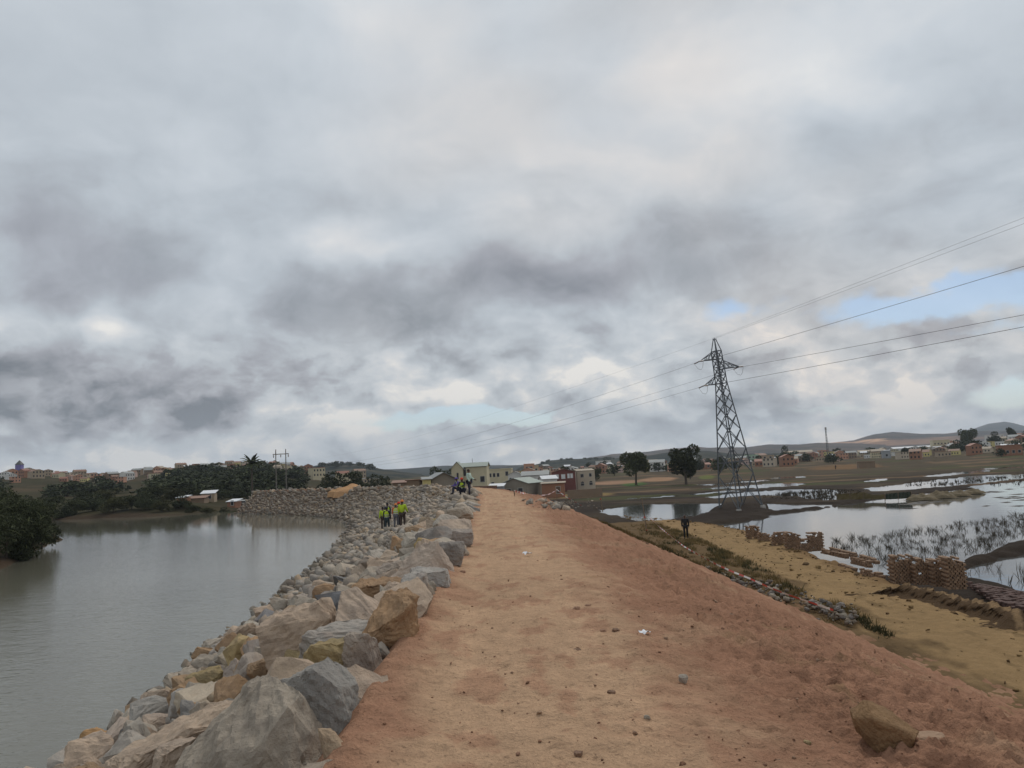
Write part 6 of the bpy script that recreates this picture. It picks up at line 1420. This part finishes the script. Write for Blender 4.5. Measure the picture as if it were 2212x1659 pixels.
def heap(label, px, py, w, h, y, col, seed, cat='dirt heap', name='dirt_heap'):
    p = at_y(px, py, y); W = w*y/PF; Hh = h*y/PF; n = 30; V = []
    for i in range(n):
        for j in range(n):
            u, v = i/(n-1)*2-1, j/(n-1)*2-1; rr = math.hypot(u, v); z = max(0, 1-rr**1.25)*Hh*(1+.5*float(perlin(np.array(u*2.2+seed), np.array(v*2.2+seed))))
            V.append((u*W/2, v*W/2.4, z+(-.8 if rr >= 1 else 0)+.05*float(fbm(np.array(u*9.), np.array(v*9.+seed), 3))))
    tag(obj(name, mesh_np(name, V, grid_faces(n, n)[:, ::-1], True, np.array([col]*len(V))), MAT_DIRT, loc=p), label, cat, 'heaps at the far end of the dike')
heap('pale orange heap of dirt on top of the far stone slope', 760, 1062, 78, 17, 128, (.46, .27, .14), 3)
heap('low tail of orange dirt left of the pale orange heap', 731, 1062, 46, 8, 129, (.42, .25, .13), 5)
for k, (px, w, h, lb) in enumerate([(618, 30, 4, 'flat orange brick pile near the left end of the far stones'), (641, 14, 7, 'small high orange brick pile at the left end of the far stones')]):
    p = at_y(px, 1062, 165); t = thing('brick_pile', lb, 'brick pile', (p.x, p.y, max(tz(p.x, p.y), -3.0)-.1+1.6), 0, 'orange brick piles'); nx = int(w*165/PF/.26); nz = max(3, int(h*165/PF/.11))
    for L in range(min(nz, 7)):
        for i in range(nx):
            if L == min(nz, 7)-1 and _rb.random() < .4: continue
            put_brick(BRICKR, t, (i-nx/2)*.26, 0, .05+L*.092, _rb.choice([0, math.pi/2]))
    for i in range(nx): put_brick(BRICKR, t, (i-nx/2)*.26, .3, .05, 0)
# ================================================================ BOAT-LIKE LOG AND PEOPLE
def skin(name, verts, edges, radii, mat, parent, root=0, sub=1):
    me = bpy.data.meshes.new(name); me.from_pydata(verts, edges, []); o = bpy.data.objects.new(name, me); COL.objects.link(o)
    o.modifiers.new('s', 'SKIN').use_smooth_shade = True
    for i, r in enumerate(radii):
        sv = me.skin_vertices[0].data[i]; sv.radius = (r, r) if not isinstance(r, tuple) else r; sv.use_root = (i == root)
    if sub: o.modifiers.new('d', 'SUBSURF').levels = sub
    dg = bpy.context.evaluated_depsgraph_get(); new = bpy.data.meshes.new_from_object(o.evaluated_get(dg)); new.name = name
    bpy.data.objects.remove(o); bpy.data.meshes.remove(me)
    return obj(name, new, mat, parent)
SKIN = plain('skin_brown', (.095, .050, .032), .6, .15, 9.0)
CL = {k: plain('cloth_'+k, c, .9, .2, 9.0) for k, c in {'lime': (.46, .62, .03), 'palelime': (.50, .58, .16), 'dark': (.022, .024, .032), 'teal': (.035, .055, .065), 'brown': (.065, .045, .035), 'grey': (.12, .12, .135), 'orange': (.60, .13, .04), 'red': (.50, .035, .03), 'mint': (.46, .58, .50), 'navy': (.025, .028, .05), 'black': (.012, .012, .014), 'purple': (.12, .085, .30), 'white': (.6, .6, .6), 'hairblack': (.01, .009, .008), 'silver': (.6, .6, .58), 'hatorange': (.72, .24, .06), 'hatred': (.62, .06, .03)}.items()}
def ell(mb, c, r, n=10, m=7, z0=-1.0, mi=0):
    V = []; F = []
    for j in range(m+1):
        t = math.asin(z0)+(math.pi/2-math.asin(z0))*j/m
        for i in range(n): a = 2*math.pi*i/n; V.append((c[0]+r[0]*math.cos(t)*math.cos(a), c[1]+r[1]*math.cos(t)*math.sin(a), c[2]+r[2]*math.sin(t)))
    for j in range(m):
        for i in range(n): F.append((j*n+i, j*n+(i+1) % n, (j+1)*n+(i+1) % n, (j+1)*n+i))
    F.append(tuple(range(n-1, -1, -1))); mb.add(V, F, mi)
def person(label, loc, rz, H=1.70, pose='stand', top='dark', bottom='dark', vest=None, hat=None, sleeves=None, stride=0.0, arms=((.0, .0), (.0, .0)), group=None, lean=0.0, shift=0):
    """skeleton in metres for a 1.7 m body facing -Y; arms = (swing forward, bend) per side"""
    t = thing('person', label, 'person', loc, rz, group); k = H/1.70
    if pose == 'stand': hip = .90; kn = [(-.10, -.02-stride*.12, .48), (.10, -.02+stride*.10, .48)]; an = [(-.11, -.01-stride*.24, .07+0*stride), (.11, stride*.26, .07+.05*stride)]
    elif pose == 'sit': hip = .42; kn = [(-.14, -.40, .50), (.14, -.42, .47)]; an = [(-.14, -.42, .07), (.13, -.52, .07)]
    else: hip = .38; kn = [(-.17, -.34, .55), (.17, -.28, .50)]; an = [(-.14, -.08, .07), (.15, -.02, .07)]
    dz = .52; ln = {'stand': lean, 'sit': .22+lean, 'crouch': .42+lean}[pose]
    up = lambda h, x=0.0, f=0.0: (x, -math.sin(ln)*h-f*math.cos(ln), hip+math.cos(ln)*h)
    P = Vector
    sh = [up(.47, -.19), up(.47, .19)]; el, wr = [], []
    for s in (0, 1):
        sw, bd = arms[s]; sx = -1 if s == 0 else 1; S = P(sh[s]); d1 = P((sx*.16, -math.sin(sw+ln*.5), -math.cos(sw+ln*.5))).normalized(); E = S+d1*.30; d2 = P((sx*.04-sx*.25*min(1, bd), -math.sin(sw+bd+.08), -math.cos(sw+bd+.08))).normalized(); el.append(tuple(E)); wr.append(tuple(E+d2*.25))
    neck = up(.53); hd0 = up(.60); hd1 = up(.72, 0, .02)
    V = [(0, 0, hip), up(.22), up(.42), neck, hd0, hd1, sh[0], el[0], wr[0], sh[1], el[1], wr[1], (-.10, 0, hip-.05), kn[0], an[0], (.10, 0, hip-.05), kn[1], an[1], (an[0][0]-.01, an[0][1]-.15, .03), (an[1][0]+.01, an[1][1]-.15, .03)]
    Ed = [(0, 1), (1, 2), (2, 3), (3, 4), (4, 5), (2, 6), (6, 7), (7, 8), (2, 9), (9, 10), (10, 11), (0, 12), (12, 13), (13, 14), (0, 15), (15, 16), (16, 17), (14, 18), (17, 19)]
    # hands: palm, four unequal fingers and a thumb on each
    for s, w in ((0, 8), (1, 11)):
        a = P(V[w]); b = P(V[w-1]); d = (a-b).normalized(); sx = -1 if s == 0 else 1; side = P((0, 1, 0)).cross(d).normalized(); fw = d.cross(side).normalized()
        i0 = len(V); V.append(tuple(a+d*.06)); Ed.append((w, i0))
        for q, ln_ in enumerate((.065, .075, .07, .055)):
            r0 = a+d*.085+fw*(.027-.018*q); i = len(V); V += [tuple(r0), tuple(r0+d*ln_*.55-side*.004*sx), tuple(r0+d*ln_-side*.02*sx)]; Ed += [(i0, i), (i, i+1), (i+1, i+2)]
        r0 = a+d*.035+fw*.038; i = len(V); V += [tuple(r0), tuple(r0+d*.035+fw*.018), tuple(r0+d*.06+fw*.012)]; Ed += [(i0, i), (i, i+1), (i+1, i+2)]
    base = [.12, .12, .135, .055, .075, .07, .055, .042, .032, .055, .042, .032, .075, .052, .036, .075, .052, .036, .03, .03]
    rad = base+[.030]+[.009]*15+[.030]+[.009]*15
    V = [tuple(c*k for c in v) for v in V]; rad = [r*k for r in rad]
    body = skin('body', V, Ed, rad, SKIN, t)
    # face and hair
    hc = P(up(.665, 0, .01))*k; mb = MB(); ell(mb, hc, (.078*k, .095*k, .118*k), 12, 9); 
    mb.add([tuple(hc+P(q)*k) for q in ((-.016, -.088, -.035), (.016, -.088, -.035), (0, -.118, -.03), (0, -.09, .02))], [(0, 1, 2), (1, 3, 2), (3, 0, 2)])
    for sx in (-1, 1): ell(mb, hc+P((sx*.078, .01, -.01))*k, (.012*k, .022*k, .032*k), 6, 4)
    head = mb.build('head', SKIN, body)
    for sx in (-1, 1): mb = MB(); ell(mb, hc+P((sx*.03, -.086, .012))*k, (.012*k, .008*k, .008*k), 6, 4); mb.build('eye', CL['hairblack'], body)
    mb = MB(); mb.box(hc.x-.025*k, hc.y-.094*k, hc.z-.062*k, hc.x+.025*k, hc.y-.08*k, hc.z-.053*k); mb.build('mouth', CL['brown'], body)
    mb = MB(); ell(mb, hc+P((0, .012, .012))*k, (.082*k, .094*k, .115*k), 12, 6, -.1); mb.build('hair', CL['hairblack'], body)
    S = lambda ids: [V[i] for i in ids]
    skin('trousers', S([0, 12, 13, 14, 15, 16, 17]), [(0, 1), (1, 2), (2, 3), (0, 4), (4, 5), (5, 6)], [r*k for r in (.15, .105, .078, .062, .105, .078, .062)], CL[bottom], t)
    for q in (14, 17):
        a = P(V[q]); mb = MB(); ell(mb, a+P((0, -.07, -.03))*k, (.052*k, .14*k, .055*k), 8, 5, -.5); mb.build('shoe', CL['black'], t)
    if sleeves:
        skin('shirt', S([0, 1, 2, 6, 7, 8, 9, 10, 11]), [(0, 1), (1, 2), (2, 3), (3, 4), (4, 5), (2, 6), (6, 7), (7, 8)], [r*k for r in (.150, .15, .165, .078, .06, .048, .078, .06, .048)], CL[sleeves], t)
    else:
        skin('jacket', S([0, 1, 2, 6, 7, 8, 9, 10, 11]), [(0, 1), (1, 2), (2, 3), (3, 4), (4, 5), (2, 6), (6, 7), (7, 8)], [r*k for r in (.165, .16, .170, .085, .068, .055, .085, .068, .055)], CL[top], t)
    if vest:
        lo, hi = P(up(.02))*k, P(up(.44))*k
        v = skin('vest', [tuple(lo), tuple(P(up(.22))*k), tuple(P(up(.40))*k), tuple(P(up(.47, -.13))*k), tuple(P(up(.47, .13))*k)], [(0, 1), (1, 2), (2, 3), (2, 4)], [r*k for r in (.178, .172, .185, .10, .10)], CL[vest], t)
        for f in (.10, .24):
            c = P(up(f))*k; mb = MB(); n = 16; ra, rb = (.176*k, .176*k); V2 = []
            for zz in (-.022, .022):
                for i in range(n): a = 6.283*i/n; V2.append((c.x+ra*1.02*math.cos(a), c.y+rb*1.02*math.sin(a), c.z+zz*k))
            mb.add(V2, [(i, (i+1) % n, n+(i+1) % n, n+i) for i in range(n)]); mb.build('reflective_band', CL['silver'], v)
    if hat:
        kind, hc_ = hat; mb = MB(); ell(mb, hc+P((0, .0, .035))*k, (.108*k, .128*k, .118*k), 14, 6, 0.0)
        if kind == 'helmet':
            n = 14; V2 = [(hc.x+(.108+.028*j)*k*math.cos(6.283*i/n), hc.y+(.128+.03*j)*k*math.sin(6.283*i/n)-(.03*j*k if math.sin(6.283*i/n) < 0 else 0), hc.z+.035*k-.006*j) for j in (0, 1) for i in range(n)]
            mb.add(V2, [(i, (i+1) % n, n+(i+1) % n, n+i) for i in range(n)]+[(n+i, n+(i+1) % n, (i+1) % n, i) for i in range(n)])
        else: mb.box(hc.x-.07*k, hc.y-.21*k, hc.z+.03*k, hc.x+.07*k, hc.y-.10*k, hc.z+.05*k)
        mb.build('helmet' if kind == 'helmet' else 'cap', CL[hc_], t)
    return t
GV = 'workers in safety vests on the stone slope'
def on_bank(px, py): p = hit_bank(px, py); return (p.x, p.y, p.z+.06)
def on_b(px, py, up=.12): p = hit_bank(px, py); return (p.x, p.y, p.z+up)
person('person in lime vest and dark sleeves with teal trousers, back turned, front of the group', on_b(837, 1152), R(172), 1.72, 'stand', 'dark', 'teal', 'lime', ('cap', 'navy'), 'dark', .3, ((.1, .1), (.05, .1)), GV)
person('person in a full lime jacket and brown trousers at the left of the group', on_b(828.5, 1147), R(-150), 1.74, 'stand', 'lime', 'brown', None, None, None, .0, ((.1, .2), (.0, .2)), GV, .05)
person('person in lime vest and dark cap standing furthest back in the group', on_b(838, 1136), R(20), 1.78, 'stand', 'dark', 'dark', 'lime', ('cap', 'black'), 'dark', .1, ((.2, .8), (.1, .5)), GV)
person('person with orange helmet, orange sleeves, pale lime vest and grey trousers', on_b(856.5, 1145), R(178), 1.70, 'stand', 'orange', 'grey', 'palelime', ('helmet', 'hatorange'), 'orange', .2, ((.05, .2), (.25, .4)), GV)
person('person in lime jacket, brown trousers and orange red helmet at the right of the group', on_b(870.5, 1146), R(165), 1.78, 'stand', 'lime', 'brown', None, ('helmet', 'hatorange'), None, .15, ((.3, .7), (.05, .1)), GV)
person('person in dark jacket with a red hood half hidden in the vest group', on_b(863.5, 1141), R(-60), 1.70, 'stand', 'dark', 'dark', None, ('helmet', 'hatred'), None, 0, ((.1, .2), (.1, .2)), GV)
def on_crest(px, py, up=0.0): p = at_z(px, py, up); return tuple(p)
GE = 'people at the far end of the road'
person('person standing in a mint white shirt and dark trousers at the road end', on_crest(1014, 1069, .03), R(70), 1.78, 'stand', 'mint', 'navy', None, None, None, .25, ((.1, .4), (.3, .8)), GE)
person('person crouching in a lime vest and red helmet beside the standing one', on_crest(1001, 1069, .05), R(-25), 1.72, 'crouch', 'lime', 'navy', 'lime', ('helmet', 'hatred'), 'dark', 0, ((.5, .8), (.6, .9)), GE, -.22)
person('person sitting on the edge boulders in dark clothes, lime vest and purple cap', on_crest(991.5, 1067, .04), R(-65), 1.70, 'sit', 'navy', 'navy', 'lime', ('cap', 'purple'), 'purple', 0, ((.5, .7), (.5, .8)), GE)
pp = at_z(1482.5, 1163, -4.08); person('person walking on the yellow track in a dark open jacket and black trousers', tuple(pp), R(-12), 1.74, 'stand', 'black', 'black', None, None, None, .45, ((.15, .25), (-.15, .2)), None)
pp = hit_ground(1491, 1036); person('tiny distant person in dark clothes beside the big round tree', (pp.x, pp.y, pp.z), R(30), 1.65, 'stand', 'black', 'black', None, None, None, .2, ((.1, .2), (.1, .2)), 'distant people in the fields')
pp = hit_ground(1805, 1014); person('tiny distant person in dark clothes out in the muddy fields', (pp.x, pp.y, pp.z), R(10), 1.65, 'stand', 'navy', 'black', None, None, None, .2, ((.3, .5), (.1, .2)), 'distant people in the fields', .3)
pp = hit_ground(1216.5, 1064); person('distant person in a blue grey shirt below the brick hut', (pp.x, pp.y, pp.z), R(30), 1.66, 'stand', 'grey', 'dark', None, None, None, .1, ((.1, .2), (.1, .2)), 'distant people in the fields')
# ================================================================ HAZE
def build_haze():
    mb = MB(); mb.box(-8600, -2000, -8.5, 8600, 9300, 420)
    m, T, b = new_mat('haze_air'); T.n.remove(b)
    pv = T.new('ShaderNodeVolumePrincipled'); pv.inputs['Color'].default_value = (0.78, 0.88, 1.0, 1); pv.inputs['Density'].default_value = HAZE; pv.inputs['Anisotropy'].default_value = 0.2
    T.l.new(pv.outputs[0], T.n['Material Output'].inputs['Volume'])
    o = mb.build('haze', m); tag(o, 'thin pale haze in the air over the whole plain', kind='stuff')
HAZE = 1.0e-4
build_haze()
